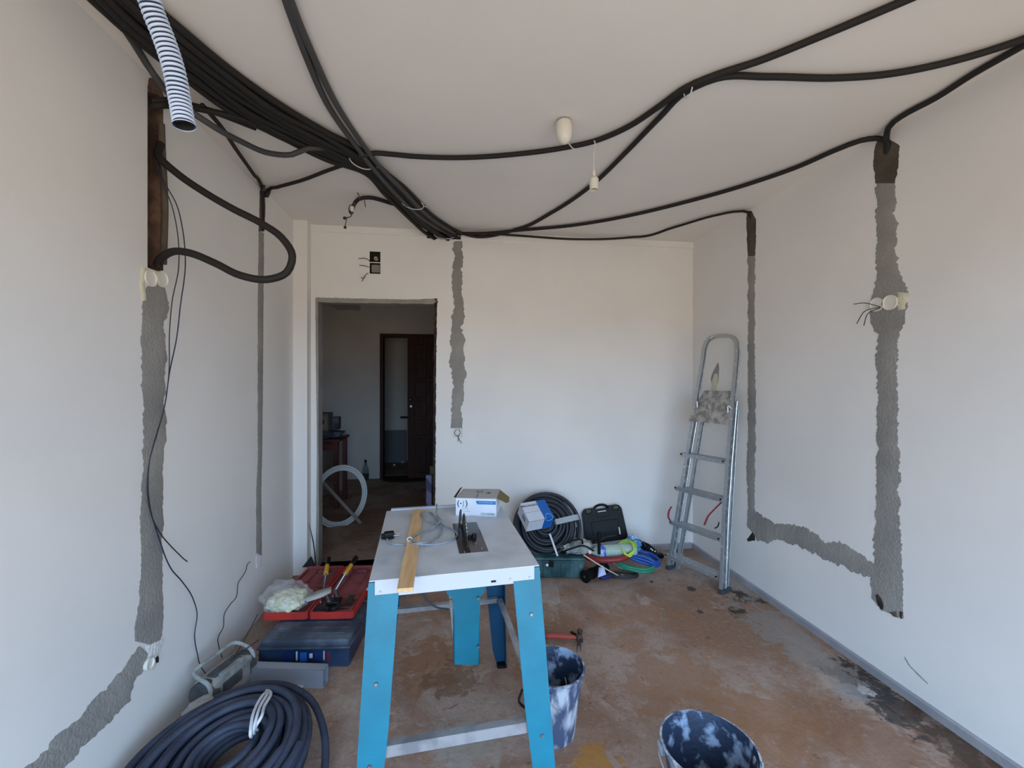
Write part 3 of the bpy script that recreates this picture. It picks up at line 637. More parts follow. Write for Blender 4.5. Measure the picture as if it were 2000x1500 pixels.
for p in ((880, 1172), (934, 1263), (934, 1168)):
    a = P(*p, y=1.755 if p[0] > 900 else 1.80); bm = nb(); cyl(bm, a, a+Vector((0, -.005, 0)), .006, .005, 10); link('bolt', bm, M_st, saw, True, 40)
bm = nb(); tube(bm, cr([P(822, 1150, y=1.6, )-Vector((0, 0, 0)), P(832, 1170, y=1.65), P(850, 1185, y=1.7), P(875, 1190, y=1.78)], .01), .004, 8); link('power_cable', bm, M_cg, saw, True)
# rear fence rail sticking up behind the top
a = TI@P(768, 996, z=ZT+.004); bm = nb(); box(bm, (a.x+.14, TL/2+.012, ZT-.002), (.30, .02, .016), TM); link('rear_rail', bm, M_tw, saw)

# things on the saw
M_wd = mat('pale_pine', lin(216, 184, 140), .6, c2=lin(196, 158, 112), scale=5, stretch=(14, 1.2, 14), detail=6, lo=.35, hi=.65, bump=.15)
a0, a1 = TP(817, 1000), TP(791, 1153, ZT+.006)
b0 = TP(826, 998); wv = .046
dv = (a1-a0); dv.z = 0; ex = dv.normalized()
M = TM@frame((a0+a1)/2+Vector((0, 0, 0)), ex); M.translation.z = ZT+.0065
bm = nb(); box(bm, (0, 0, 0), (dv.length, wv, .012), M, bev=.0012)
tag(link('wooden_batten', bm, M_wd), 'pale pine batten lying along the saw table and overhanging its front edge', 'batten')
# cord with plug
cord = thing('power_cord', 'coiled grey power cord with a plug lying on the saw table', 'cord', P(850, 1050, z=ZT))
def on_top(pts, zs=.004): return [P(p[0], p[1], z=ZT+(p[2] if len(p) > 2 else zs)) for p in pts]
pts = [(757,1055),(754,1048),(765,1062),(790,1064),(815,1062,.016),(845,1064),(875,1058),(893,1045),(880,1032),(862,1024),(850,1010,.006),(835,999,.01),(826,1000,.016),(826,1010,.016),(845,1022),(862,1028,.012),(862,1040),(845,1056),(822,1060,.017),(802,1053,.017),(815,1043,.017),(845,1031,.01),(858,1020,.02),(853,1005,.02),(853,985,.035)]
bm = nb(); tube(bm, cr(on_top(pts), .006), .0035, 8); link('cable', bm, mat('dusty_grey_cord', lin(112, 124, 134), .6, c2=lin(150, 158, 164), scale=20), cord, True)
p0 = P(760, 1045, z=ZT+.014); bm = nb(); M = frame(p0, (1, .2, .0)); box(bm, (0, 0, 0), (.038, .03, .026), M, bev=.006); box(bm, (-.024, 0, -.002), (.012, .018, .018), M, bev=.004)
plg = link('plug', bm, M_bk, cord, True, 35)
bm = nb()
for k in (-1, 1):
    a = p0+Vector((.018, .01*k, 0)); cyl(bm, a, a+Vector((.024, 0, .002)), .0024, n=8)
link('plug_pins', bm, M_st, plg, True, 40)
bm = nb(); M = frame(P(800, 1053, z=ZT+.019), (1, .3, 0)); tube(bm, [M@Vector((math.cos(k*PI/6)*.009, 0, math.sin(k*PI/6)*.007)) for k in range(12)], .002, 6, closed=True); link('twist_tie', bm, M_tie, cord, True)
# white carton
M_ca = mat('white_carton', lin(214, 220, 230), .6, c2=lin(204, 209, 220), scale=4)
M_cg2 = mat('grey_carton_flap', lin(176, 178, 180), .7)
M_ci = mat('brown_carton_inside', lin(110, 100, 66), .8)
M_bl = mat('print_blue', lin(40, 112, 170), .5); M_in = mat('print_dark', lin(34, 60, 74), .5); M_ig = mat('print_grey', lin(120, 128, 134), .6)
fl = P(890, 1007, z=ZT); fr_ = P(970, 1009, z=ZT); ex = (fr_-fl); cw = ex.length; ex.normalize(); chh = .078; cd = .165
CM = frame(fl, ex)
crt = thing('carton', 'open white cardboard carton with blue print on the back of the saw table', 'carton', fl)
bm = nb(); t_ = .002
box(bm, (cw/2, t_/2, chh/2), (cw, t_, chh), CM); box(bm, (cw/2, cd-t_/2, chh/2), (cw, t_, chh), CM); box(bm, (t_/2, cd/2, chh/2), (t_, cd, chh), CM); box(bm, (cw-t_/2, cd/2, chh/2), (t_, cd, chh), CM); box(bm, (cw/2, cd/2, t_/2+.0005), (cw, cd, t_), CM)
link('body', bm, M_ca, crt)
bm = nb(); box(bm, (cw*.25+.001, cd/2, chh+.001), (cw*.48, cd-.002, .0016), CM); box(bm, (cw*.75, cd/2, chh+.0025), (cw*.49, cd-.002, .0016), CM)
link('top_flap', bm, M_cg2, crt)
bm = nb(); prism(bm, [(cw, .01, chh), (cw, cd-.01, chh), (cw+.045, cd-.03, chh-.028), (cw+.05, cd*.5, chh-.034), (cw+.04, .03, chh-.026)], (.0, 0, .0018), CM); link('side_flap', bm, M_ci, crt)
bm = nb(); prism(bm, [(0, .005, chh+.001), (0, cd-.01, chh+.012), (-.006, cd-.04, chh+.012), (-.010, .006, chh+.003)], (0, 0, .0018), CM); link('side_flap', bm, M_bk, crt)
bm = nb(); box(bm, (cw*.5, .035, chh+.0037), (.003, .055, .0006), CM); box(bm, (cw*.44, .115, chh+.002), (.004, .035, .0006), CM); box(bm, (cw*.55, .115, chh+.0037), (.004, .035, .0006), CM); box(bm, (cw*.52, .098, chh+.0037), (.03, .003, .0006), CM)
prism(bm, [(cw*.68, .08, chh+.0034), (cw*.78, .075, chh+.0034), (cw*.8, .095, chh+.0034), (cw*.72, .1, chh+.0034)], (0, 0, .0006), CM); link('print_mark', bm, M_in, crt)
def FM(x, z): return CM@Matrix.Translation((x, -.0005, z))@Matrix.Rotation(PI/2, 4, 'X')
text('(', .034, FM(cw*.06, chh*.72), M_in, crt, bold=.0006); text(')', .034, FM(cw*.27, chh*.72), M_in, crt, bold=.0006)
text('\u2022', .026, FM(cw*.125, chh*.70), M_in, crt); text('J', .03, FM(cw*.19, chh*.72), M_ig, crt)
bm = nb(); x0, x1, z0, z1 = cw*.5, cw*.98, chh*.68, chh*.88
prism(bm, [(x0, -.0008, z1), (x0, -.0008, z0+.008), (x0+.008, -.0008, z0), (x1, -.0008, z0), (x1, -.0008, z1)], (0, .0008, 0), CM); link('blue_label', bm, M_bl, crt)
text('STEUEREINHEIT', .0095, CM@Matrix.Translation((cw*.745, -.0012, chh*.78))@Matrix.Rotation(PI/2, 4, 'X'), mat('print_pale', lin(150, 190, 225), .5), crt)
text('ITDHERMA', .0135, FM(cw*.79, chh*.12), M_ig, crt, bold=.0003)
bm = nb(); box(bm, (cw*.23, -.0004, chh*.42), (.032, .0006, .0012), CM); box(bm, (cw*.26, -.0004, chh*.27), (.034, .0006, .0012), CM); link('print_line', bm, M_ig, crt)

# ------------------------------------------------------------------ step ladder
f1 = P(1305, 1112, z=0); f2 = P(1408, 1160, z=0); ew = (f2-f1).normalized(); eb = Vector((-ew.y, ew.x, 0))
if eb.x < 0: eb = -eb
lean = .115; upv = (Vector((0, 0, 1))+eb*lean).normalized(); nl = ew.cross(upv)
def LP(px, py, off=0): return on_plane(px, py, f1+eb*off, nl)
M_al = mat('paint_spotted_aluminium', lin(186, 192, 196), .30, .7, c2=lin(232, 232, 228), scale=46, detail=6, lo=.60, hi=.66, bump=.1)
M_am = mat('mortar_caked_aluminium', lin(128, 124, 118), .8, .1, c2=lin(176, 172, 166), scale=22, lo=.4, hi=.62, bump=.8, bscale=40)
M_ag = mat('shaded_aluminium_web', lin(112, 118, 122), .5, .4, c2=lin(160, 164, 164), scale=30, detail=7, lo=.5, hi=.68, bump=.2)  # darker tone paints the shading of the recessed rail web
lad = thing('step_ladder', 'paint-spattered aluminium step ladder leaning folded in the right corner', 'step ladder', (f1+f2)/2)
def rail(pts, off, wd=.052, th=.022, m=M_al, name='rail'):
    """flat section swept along points, wide across the ladder depth"""
    bm = nb(); rings = []
    for i, p in enumerate(pts):
        a = pts[max(0, i-1)]; b = pts[min(len(pts)-1, i+1)]; tn = (b-a).normalized(); sd = tn.cross(nl).normalized()
        nn = tn.cross(sd).normalized()
        if nn.dot(eb) < 0: nn = -nn
        c_ = p+eb*off
        rings.append([bm.verts.new(c_+sd*x*th/2+nn*y*wd) for x, y in ((-1, 0), (1, 0), (1, .16), (.7, .2), (.7, .85), (1, .9), (1, 1), (-1, 1), (-1, .9), (-.7, .85), (-.7, .2), (-1, .16))])
    for r0, r1 in zip(rings, rings[1:]):
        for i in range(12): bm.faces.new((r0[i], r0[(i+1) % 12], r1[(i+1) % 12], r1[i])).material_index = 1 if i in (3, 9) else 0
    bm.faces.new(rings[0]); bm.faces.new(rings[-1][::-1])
    return link(name, bm, [m, MATS['shaded_aluminium_web']], lad)
Lb, Rb = LP(1304, 1108), LP(1407, 1156); Lt, Rt = LP(1358, 782), LP(1430, 782)
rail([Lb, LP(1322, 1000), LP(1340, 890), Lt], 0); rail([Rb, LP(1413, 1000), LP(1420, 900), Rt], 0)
# hoop on top
hp = [LP(1357, 785), LP(1371, 700), LP(1375, 675), LP(1382, 662), LP(1392, 657), LP(1410, 655), LP(1424, 656), LP(1434, 663), LP(1437, 680), LP(1435, 720), LP(1429, 785)]
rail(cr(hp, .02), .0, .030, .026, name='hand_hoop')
# rear legs, folded close
rl = [p+eb*.055 for p in (f1+ew*.03, LP(1362, 800)+ew*.012)]; rr = [p+eb*.055 for p in (f2-ew*.01, LP(1428, 800)-ew*.005)]
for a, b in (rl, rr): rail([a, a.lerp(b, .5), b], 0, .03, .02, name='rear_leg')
for lp_, rp_ in (((1300, 1082), (1402, 1124)), ((1309, 1018), (1407, 1050)), ((1319, 950), (1411, 974)), ((1330, 884), (1416, 900))):
    a, b = LP(*lp_), LP(*rp_); zz = (a.z+b.z)/2; a.z = b.z = zz; ln = (b-a).length
    M = frame((a+b)/2, ew); sgn = 1 if (M.to_3x3()@Vector((0, 1, 0))).dot(eb) > 0 else -1
    bm = nb(); box(bm, (0, sgn*.035, 0), (ln-.012, .08, .004), M); box(bm, (0, sgn*-.004, -.013), (ln-.0, .004, .026), M); box(bm, (0, sgn*.075, -.008), (ln-.02, .003, .018), M)
    for k in range(5): box(bm, (0, sgn*(.005+.014*k), .003), (ln-.02, .004, .002), M)
    stp = link('step', bm, M_al, lad)
    for s in (-1, 1):
        bm = nb(); v = M@Vector((s*(ln/2-.008), sgn*-.008, -.006)); cyl(bm, v, v-eb*.006, .006, n=10); link('rivet', bm, M_bk, stp, True, 40)
# platform, folded upright
pa, pb, pc, pd = LP(1349, 818), LP(1421, 829), LP(1429, 764), LP(1368, 763)
bm = nb(); prism(bm, [pa-eb*.01, pb-eb*.01, pc+eb*.05, pd+eb*.05], -eb*.012)
bmesh.ops.bevel(bm, geom=bm.edges[:], offset=.003, segments=2, affect='EDGES'); link('platform', bm, M_am, lad)
bm = nb(); box(bm, (pa+pb)/2-eb*.014, ((pb-pa).length, .012, .018), None)
bmesh.ops.rotate(bm, cent=(pa+pb)/2-eb*.014, matrix=Matrix.Rotation(math.atan2(ew.y, ew.x), 3, 'Z'), verts=bm.verts); link('platform_edge', bm, M_am, lad)
bm = nb(); v = (pa+pb+pc+pd)/4-eb*.0; cyl(bm, v-eb*.02, v+eb*.0, .022, .018, 16); link('hinge_boss', bm, M_am, lad, True, 40); bm = nb(); cyl(bm, v+(pd-pa)*.28-eb*.012, v+(pd-pa)*.28, .014, n=12); link('hinge_boss', bm, M_am, lad, True, 40)
for s, p in ((-1, LP(1357, 790)), (1, LP(1431, 800))):
    bm = nb(); tube(bm, cr([p+ew*s*-.01, p+ew*s*-.025+Vector((0, 0, .03))-eb*.01, p+ew*s*-.03-Vector((0, 0, .03))-eb*.012], .01), .007, 8); link('side_bracket', bm, M_al, lad, True)
for p, o_ in ((f1, 0), (f2, 0), (f1, .06), (f2, .06)):
    bm = nb(); box(bm, (0, 0, .014), (.032, .05, .028), frame(p+eb*(o_+.012), ew), bev=.004); link('rubber_foot', bm, mat('grey_rubber', lin(54, 62, 70), .7), lad)
M_rd = mat('red_webbing', lin(150, 40, 62), .7)
for pts in ([(1408, 982), (1395, 995), (1382, 1010), (1376, 1025)], [(1311, 990), (1306, 1000), (1306, 1012), (1310, 1018)]):
    q = cr([LP(*p, .03) for p in pts], .01); bm = nb(); tube(bm, q, .014, 8, flat=.35); link('strap', bm, M_rd, lad, True)
bm = nb(); tube(bm, cr([LP(1404, 1020, .04), LP(1402, 1028, .04), LP(1396, 1032, .04)], .01), .004, 8); link('strap', bm, M_bk, lad, True)

# ------------------------------------------------------------------ buckets
def bucket(c, r0, r1, h, label, tilt=0, yaw=0):
    t = thing('bucket', label, 'bucket', c)
    M = Matrix.Translation(c)@Matrix.Rotation(yaw, 4, 'Z')
    mo = mat('mortar_splashed_bucket', lin(72, 84, 112), .6, c2=lin(184, 192, 202), scale=17, detail=12, lo=.42, hi=.60, bump=.3, stretch=(1.5, 1.5, .45))
    mi = mat('bucket_inside', lin(34, 48, 72), .55, c2=lin(140, 160, 186), scale=16, detail=10, lo=.50, hi=.60, bump=.3)
    bm = nb(); lathe(bm, [(.0005, .0), (r0, 0), (r0+.003, .004), (r1-.006, h*.86), (r1-.002, h*.9), (r1, h-.012), (r1+.006, h-.006), (r1+.006, h), (r1-.001, h+.001)], M, 48)
    link('shell', bm, mo, t, True, 45)
    bm = nb(); lathe(bm, [(r1-.001, h+.001), (r1-.004, h-.01), (r0-.002, .02), (.0005, .02)], M, 48); link('lining', bm, mi, t, True, 45)
    bm = nb(); lathe(bm, [(.0005, .045), (r0+.006, .046)], M, 32); link('residue', bm, mat('dried_mud', lin(58, 44, 34), .9, c2=lin(30, 30, 30), scale=16), t)
    bm = nb(); k = []
    for i in range(25):
        a = PI*i/24; k.append(M@Vector((math.cos(a)*(r1+.012), -math.sin(a)*(r1+.004)*math.cos(tilt), h-.035+math.sin(a)*(r1)*math.sin(tilt))))
    tube(bm, k, .0028, 8); link('handle', bm, mat('bucket_wire', lin(190, 192, 190), .4, .6), t, True)
    for s in (-1, 1):
        bm = nb(); v = M@Vector((s*(r1+.001), 0, h-.035)); box(bm, v, (.018, .03, .032), bev=.004); link('handle_lug', bm, mo, t)
    return t, M
bk1 = P(1079, 1428, z=0); r1_ = .118
b1, M1 = bucket(bk1, .088, .128, .275, 'tall mortar-splashed blue-grey bucket behind the saw front leg', R(-62), R(70))
bm = nb(); tube(bm, cr([bk1+Vector((-.13, -.02, .2)), bk1+Vector((-.145, -.03, .16)), bk1+Vector((-.125, -.06, .155)), bk1+Vector((-.105, -.09, .16))], .01), .005, 8); link('handle_grip', bm, M_bk, b1, True)
bk2 = P(1381, 1450, z=.26); bk2.z = 0
bucket(bk2+Vector((0, -.01, 0)), .10, .147, .26, 'blue-grey bucket with dried mud inside at the bottom edge of the picture', R(-28), R(-20))

# ------------------------------------------------------------------ hammer
hm = thing('hammer', 'claw hammer with a red handle lying on the floor behind the bucket', 'hammer', P(1125, 1245, z=0))
a, b = P(1064, 1242, z=.022), P(1132, 1245, z=.03); bm = nb(); q = cr([a, a.lerp(b, .3)+Vector((0, 0, .002)), a.lerp(b, .7), b], .02)
tube(bm, q, .014, 10, rf=lambda i: 1.1-.35*i/len(q)); link('handle', bm, mat('red_handle', lin(168, 72, 62), .6), hm, True)
bm = nb(); h0, h1 = P(1133, 1232, z=.035), P(1130, 1272, z=.02); md = h0.lerp(h1, .4)
cyl(bm, h0, h0.lerp(h1, .25), .017, .013, 14); cyl(bm, h0.lerp(h1, .25), md, .011, .014, 12)
for s in (-1, 1): tube(bm, cr([md+Vector((.004*s, 0, 0)), md.lerp(h1, .5)+Vector((.006*s, 0, .005)), h1+Vector((.012*s, 0, -.006))], .008), .008, 8, rf=lambda i: 1-.07*i)
box(bm, md, (.034, .03, .034), bev=.006); link('head', bm, mat('rusty_steel', lin(104, 88, 80), .6, .5, c2=lin(60, 50, 46), scale=30), hm, True, 40)
bm = nb(); tube(bm, [P(1116, 1235, z=.03), P(1124, 1240, z=.04), P(1128, 1246, z=.03)], .008, 8); link('collar', bm, M_bk, hm, True)

# ------------------------------------------------------------------ coils of conduit
def coil(label, c, ex, ey, Rs, r, m, seed, turns, thick, name='conduit_coil', n=8, cat='coil', group=None, pinch=None, sq=1.0, seg=40, offk=0):
    """one conduit wound many times: radius Rs=(inner, outer), thickness along ex x ey"""
    ex = Vector(ex).normalized(); ey = Vector(ey); ey = (ey-ex*ey.dot(ex)).normalized(); ez = ex.cross(ey); rnd = random.Random(seed)
    q = []; tot = turns*seg; par = []
    lay = max(1, int(thick/(2*r)))
    for k in range(turns+2):
        f = (k//lay)/max(1, (turns//lay)); par.append((Rs[0]+(Rs[1]-Rs[0])*f+rnd.uniform(-1, 1)*r*.7, ((k % lay) if (k//lay) % 2 == 0 else lay-1-(k % lay))*thick/lay-thick/2+r+rnd.uniform(-1, 1)*r*.25, rnd.uniform(-1, 1)*r*1.2, rnd.uniform(-1, 1)*r*1.2, rnd.uniform(-1, 1)*r*.9))
    for i in range(tot+1):
        k = i//seg; f = (i % seg)/seg; s = f*f*(3-2*f); A = par[k]; B = par[k+1]; p = [A[j]+(B[j]-A[j])*s for j in range(5)]
        a = 2*PI*i/seg; rr = p[0]
        v = ex*(math.cos(a)*rr+p[2])+ey*(math.sin(a)*rr*sq+p[3])+ez*(p[1]+p[4]*math.sin(a+k))
        if pinch: v += (ex*math.cos(pinch)+ey*math.sin(pinch))*(-(rr-Rs[0])*offk)
        q.append(Vector(c)+v)
    t = thing(name, label, cat, c, group)
    bm = nb(); tube(bm, q, r, n); link('conduit' if 'conduit' in name else 'hose', bm, m, t, True, 60)
    return t, ex, ey, ez
# near coil, lying tipped on a raised side
cc = P(462, 1462, z=.13)
fw = Vector((sT, cT, 0)); rt = Vector((cT, -sT, 0))
ct, ex, ey, ez = coil('big slate-blue conduit coil lying at the lower left', cc+Vector((-.0, -.03, .0)), rt+Vector((0, 0, .10)), fw*.94+Vector((0, 0, .16)), (.09, .285), .0138, M_cb, 5, 27, .125, seg=44, n=10, pinch=R(28), offk=.22)
for k in range(3):
    sp_ = [P(532-8*k, 1346, z=.20), P(515+7*k, 1356, z=.235), P(500+8*k, 1380, z=.245), P(492+8*k, 1405, z=.245), P(489+6*k, 1432-8*k, z=.23), P(492+6*k, 1440-6*k, z=.18)]
    bm = nb(); tube(bm, cr(sp_, .012), .0055, 8); link('strap', bm, M_tie, ct, True)
# one loose turn around it
lp = [P(420, 1365, z=.16), P(500, 1338, z=.19), P(560, 1340, z=.18), P(605, 1365, z=.14), P(628, 1410, z=.10), P(636, 1470, z=.06), P(630, 1520, z=.04), P(600, 1580, z=.03)]
bm = nb(); tube(bm, cr(lp, .02), .0138, 10); link('conduit', bm, M_cb, ct, True)
# coil leaning on the back wall
c2 = P(1066, 1026, d=3.36)
kc, ex2, ey2, ez2 = coil('black conduit coil leaning on the back wall above the green toolbox', c2, rt, Vector((0, 0, 1))+fw*.50, (.055, .245), .0118, mat('black_coil_conduit', lin(40, 44, 52), .55), 9, 30, .105, seg=36, n=8)
def ribbon(pts, wdir, w, m, parent, closed=False, th=.002, name='strap'):
    """flat strap swept along points; wdir = direction of its width"""
    q = cr(list(pts)+([pts[0]] if closed else []), .012); bm = nb(); rings = []
    for i, p in enumerate(q):
        tn = (q[min(i+1, len(q)-1)]-q[max(0, i-1)]).normalized(); wd = (wdir-tn*wdir.dot(tn)).normalized(); nn = tn.cross(wd)
        rings.append([bm.verts.new(p+wd*x*w/2+nn*y*th) for x, y in ((-1, -1), (1, -1), (1, 1), (-1, 1))])
    for r0, r1 in zip(rings, rings[1:]):
        for i in range(4): bm.faces.new((r0[i], r0[(i+1) % 4], r1[(i+1) % 4], r1[i]))
    bm.faces.new(rings[0]); bm.faces.new(rings[-1][::-1])
    return link(name, bm, m, parent, True, 40)
def band(c_, a, r0, r1, t_, w_, m, parent):
    d_ = ex2*math.cos(a)+ey2*math.sin(a); s_ = ez2.copy(); td = (-ex2*math.sin(a)+ey2*math.cos(a))
    if s_.dot(fw) > 0: s_ = -s_
    ribbon([c_+d_*r0+s_*t_, c_+d_*((r0+r1)/2)+s_*(t_+.008), c_+d_*r1+s_*t_, c_+d_*(r1+.018), c_+d_*r1-s_*t_, c_+d_*r0-s_*t_, c_+d_*(r0-.012)], td, w_, m, parent, True)
band(c2, R(12), .075, .25, .064, .042, mat('grey_band', lin(160, 166, 170), .6), kc)
band(c2, R(-72), .075, .25, .064, .014, M_tie, kc)
# box resting on it
tb = thing('carton', 'white and blue cardboard carton resting on the black conduit coil', 'carton', P(1046, 1008, d=3.16))
BM = Matrix.Translation(P(1046, 1006, d=3.15))@Matrix.Rotation(R(-TH*57), 4, 'Z')@Matrix.Rotation(R(12), 4, 'Y')@Matrix.Rotation(R(30), 4, 'X')@Matrix.Rotation(R(27), 4, 'Z')
w_, d_, h_ = .20, .17, .105
bm = nb(); box(bm, (-w_*.19, 0, 0), (w_*.62, d_, h_), BM); link('body', bm, M_ca, tb)
bm = nb(); box(bm, (w_*.31, 0, 0), (w_*.38, d_+.0004, h_+.0004), BM); link('blue_sleeve', bm, mat('carton_blue', lin(14, 96, 176), .5), tb)
bm = nb(); box(bm, (-w_*.19, -d_/2-.0003, h_*.45), (w_*.6, .0006, .004), BM); box(bm, (-w_*.17, -d_*.05, h_/2+.0003), (w_*.62, .002, .0004), BM); link('seam', bm, M_ig, tb)
text('MACHAUSOL', .022, BM@Matrix.Translation((-w_*.2, d_*.3, h_/2+.0004)), M_in, tb, bold=.0005)
LM = BM@Matrix.Translation((-w_/2-.0005, -.01, .005))@Matrix.Rotation(R(-90), 4, 'Z')@Matrix.Rotation(PI/2, 4, 'X')
bm = nb(); box(bm, (0, 0, 0), (.05, .032, .0008), LM); link('blue_label', bm, mat('label_navy', lin(26, 58, 120), .5), tb)
text('MCZ', .02, LM@Matrix.Translation((0, 0, .0006)), M_ca, tb)
bm = nb(); M = BM@Matrix.Translation((w_*.31, -d_/2-.001, h_*.5)); 
ring = [(math.cos(k*PI/12)*.028, -.0003 if math.sin(k*PI/12) <= 0 else math.sin(k*PI/12)*.04, (math.sin(k*PI/12)*.028 if math.sin(k*PI/12) < 0 else .0015)) for k in range(24)]
tube(bm, [M@Vector(p) for p in ring], .0022, 6, closed=True); link('ring_logo', bm, mat('logo_pale_blue', lin(110, 180, 230), .5), tb)

# ------------------------------------------------------------------ green tool box under the coil
M_gn = mat('dusty_green_plastic', lin(22, 62, 66), .5, c2=lin(70, 104, 108), scale=9, lo=.5, hi=.75, bump=.1)
gt = thing('toolbox', 'dark green plastic toolbox under the leaning black coil', 'toolbox', P(1100, 1128, z=0))
GM = frame(P(1098, 1131, z=0), rt+fw*-.02)
bm = nb(); box(bm, (-.04, .10, .07), (.40, .19, .125), GM, bev=.012)
for k in range(6): box(bm, (-.19+k*.065, .006, .065), (.03, .012, .10), GM, bev=.004)
link('body', bm, M_gn, gt, True, 35)
bm = nb(); box(bm, (-.04, .10, .142), (.42, .205, .022), GM, bev=.008); box(bm, (-.04, -.004, .128), (.40, .01, .012), GM, bev=.003); link('lid', bm, M_gn, gt, True, 35)
bm = nb(); box(bm, (-.08, -.006, .115), (.035, .012, .05), GM, bev=.004); link('latch', bm, M_bk, gt)
bm = nb(); v = GM@Vector((-.11, -.004, .105)); cyl(bm, v, v-fw*.004, .010, n=14); link('badge', bm, M_wh, gt)
# crumpled bags on top
M_fb = mat('crumpled_grey_fabric', lin(120, 124, 126), .8, c2=lin(188, 190, 182), scale=12, lo=.4, hi=.65, bump=.8, bscale=25)
bm = nb(); blob(bm, P(1128, 1066, d=3.27), (.12, .09, .045), 3, .35, 2.2, 5); tag(link('crumpled_bag', bm, M_fb, None, True), 'crumpled grey fabric bag on the green toolbox beside the black coil', 'bag')
bm = nb(); tube(bm, cr([P(1095, 1080, d=3.2), P(1115, 1072, d=3.15), P(1140, 1066, d=3.15), P(1160, 1076, d=3.15)], .01), .006, 8); tube(bm, cr([P(1100, 1064, d=3.2), P(1118, 1056, d=3.2), P(1137, 1056, d=3.2), P(1138, 1062, d=3.2)], .01), .007, 8)
tag(link('bag_strap', bm, M_bk, None, True), 'black strap lying over the crumpled grey bag', 'strap')

# ------------------------------------------------------------------ black drill case
dc = P(1181, 1024, d=3.53)
ks = thing('drill_case', 'black plastic tool case leaning upright against the back wall', 'tool case', dc-Vector((0, 0, .15)))
KM = Matrix.Translation(dc)@Matrix.Rotation(-TH, 4, 'Z')@Matrix.Rotation(R(-13), 4, 'X')@Matrix.Rotation(R(-8), 4, 'Y')
def case_poly(w, h): return [(-w/2+.02, 0, -h/2), (w/2-.02, 0, -h/2), (w/2, 0, -h/2+.02), (w/2-.008, 0, h/2-.03), (w/2-.03, 0, h/2), (.06, 0, h/2), (.055, 0, h/2-.02), (-.055, 0, h/2-.02), (-.06, 0, h/2), (-w/2+.03, 0, h/2), (-w/2+.006, 0, h/2-.03), (-w/2, 0, -h/2+.02)]
bm = nb(); prism(bm, case_poly(.345, .275), (0, .045, 0), KM); bmesh.ops.bevel(bm, geom=bm.edges[:], offset=.005, segments=2, affect='EDGES'); link('lid', bm, M_bk, ks, True, 35)
bm = nb(); prism(bm, [(x*.99, y, z*.99) for x, y, z in case_poly(.345, .275)], (0, .045, 0), KM@Matrix.Translation((0, .047, 0))); bmesh.ops.bevel(bm, geom=bm.edges[:], offset=.005, segments=2, affect='EDGES'); link('shell', bm, M_bk, ks, True, 35)
bm = nb(); tube(bm, cr([KM@Vector(p) for p in ((-.055, .045, .115), (-.05, .045, .137), (-.03, .045, .147), (.03, .045, .147), (.05, .045, .137), (.055, .045, .115))], .01), .010, 8); link('handle', bm, M_bk, ks, True)
for x in (-.115, .115):
    bm = nb(); v0 = KM@Vector((x, -.001, .112)); box(bm, (x, -.003, .112), (.05, .012, .032), KM, bev=.004); lt = link('latch', bm, M_bk, ks)
    bm = nb(); tube(bm, [KM@Vector((x+math.cos(k*PI/8)*.017, -.008, .12+math.sin(k*PI/8)*.007)) for k in range(16)], .002, 6, closed=True); link('latch_ring', bm, mat('worn_tan', lin(150, 140, 104), .6), lt, True)
bm = nb(); box(bm, (0, -.002, .085), (.10, .006, .05), KM, bev=.003); box(bm, (.0, -.004, -.02), (.22, .004, .10), KM, bev=.003); link('panel', bm, M_bk, ks)
bm = nb(); box(bm, (-.005, -.006, .105), (.07, .004, .006), KM); box(bm, (.11, -.004, -.065), (.010, .004, .055), KM); link('label', bm, M_wh, ks)

# ------------------------------------------------------------------ heap beside the toolbox
M_gb = mat('green_bottle_plastic', lin(196, 216, 200), .12, trans=.35, ior=1.3)
ax = [P(1150, 1078, d=3.2), P(1242, 1073, d=3.2)]; bd = (ax[1]-ax[0]).normalized(); BL = Matrix.Translation(ax[0])@bd.to_track_quat('Z', 'Y').to_matrix().to_4x4()
wbt = thing('water_bottle', 'clear plastic water bottle lying on the red hose', 'bottle', ax[0]); ll = (ax[1]-ax[0]).length
pf = [(.0005, 0), (.013, 0), (.013, .02), (.016, .022), (.030, .05), (.042, .075), (.046, .10)]
for k in range(7): z_ = .12+k*(ll-.15)/7; pf += [(.046, z_), (.043, z_+.008), (.046, z_+.016)]
pf += [(.045, ll-.01), (.038, ll), (.0005, ll-.006)]
bm = nb(); lathe(bm, pf, BL, 28); link('bottle_body', bm, M_gb, wbt, True, 60)
bm = nb(); lathe(bm, [(.0466, .075), (.0472, .08), (.0472, .115), (.0466, .12)], BL, 28); link('blue_label', bm, mat('bottle_label', lin(60, 100, 190), .4, c2=lin(210, 220, 235), scale=20, lo=.45, hi=.6), wbt, True)
bm = nb(); cyl(bm, BL@Vector((0, 0, -.004)), BL@Vector((0, 0, .016)), .0155, n=18); link('cap', bm, M_wh, wbt, True, 40)
bm = nb()
a, b = P(1170, 1040, d=3.12), P(1170, 1082, d=3.12); cyl(bm, b, a, .011, .013, 12); blob(bm, a, (.014, .014, .008), 1, .05, sub=2)
tag(link('screwdriver_handle', bm, M_bk, None, True, 40), 'upright black screwdriver handle in front of the water bottle', 'screwdriver')
def hose(label, pts, r, m, d=None, group=None, cat='hose', n=8, name='hose', step=.012):
    q = [P(p[0], p[1], d=p[2]) if len(p) > 2 else P(p[0], p[1], z=r+.001) for p in pts]
    bm = nb(); tube(bm, cr(q, step), r, n); return tag(link(name, bm, m, None, True, 60), label, cat, group)
M_rh = mat('red_hose', lin(132, 36, 40), .5); M_bh = mat('blue_hose', lin(20, 72, 150), .45); M_gh = mat('green_hose', lin(28, 122, 92), .5); M_yg = mat('lime_cord', lin(168, 206, 70), .5)
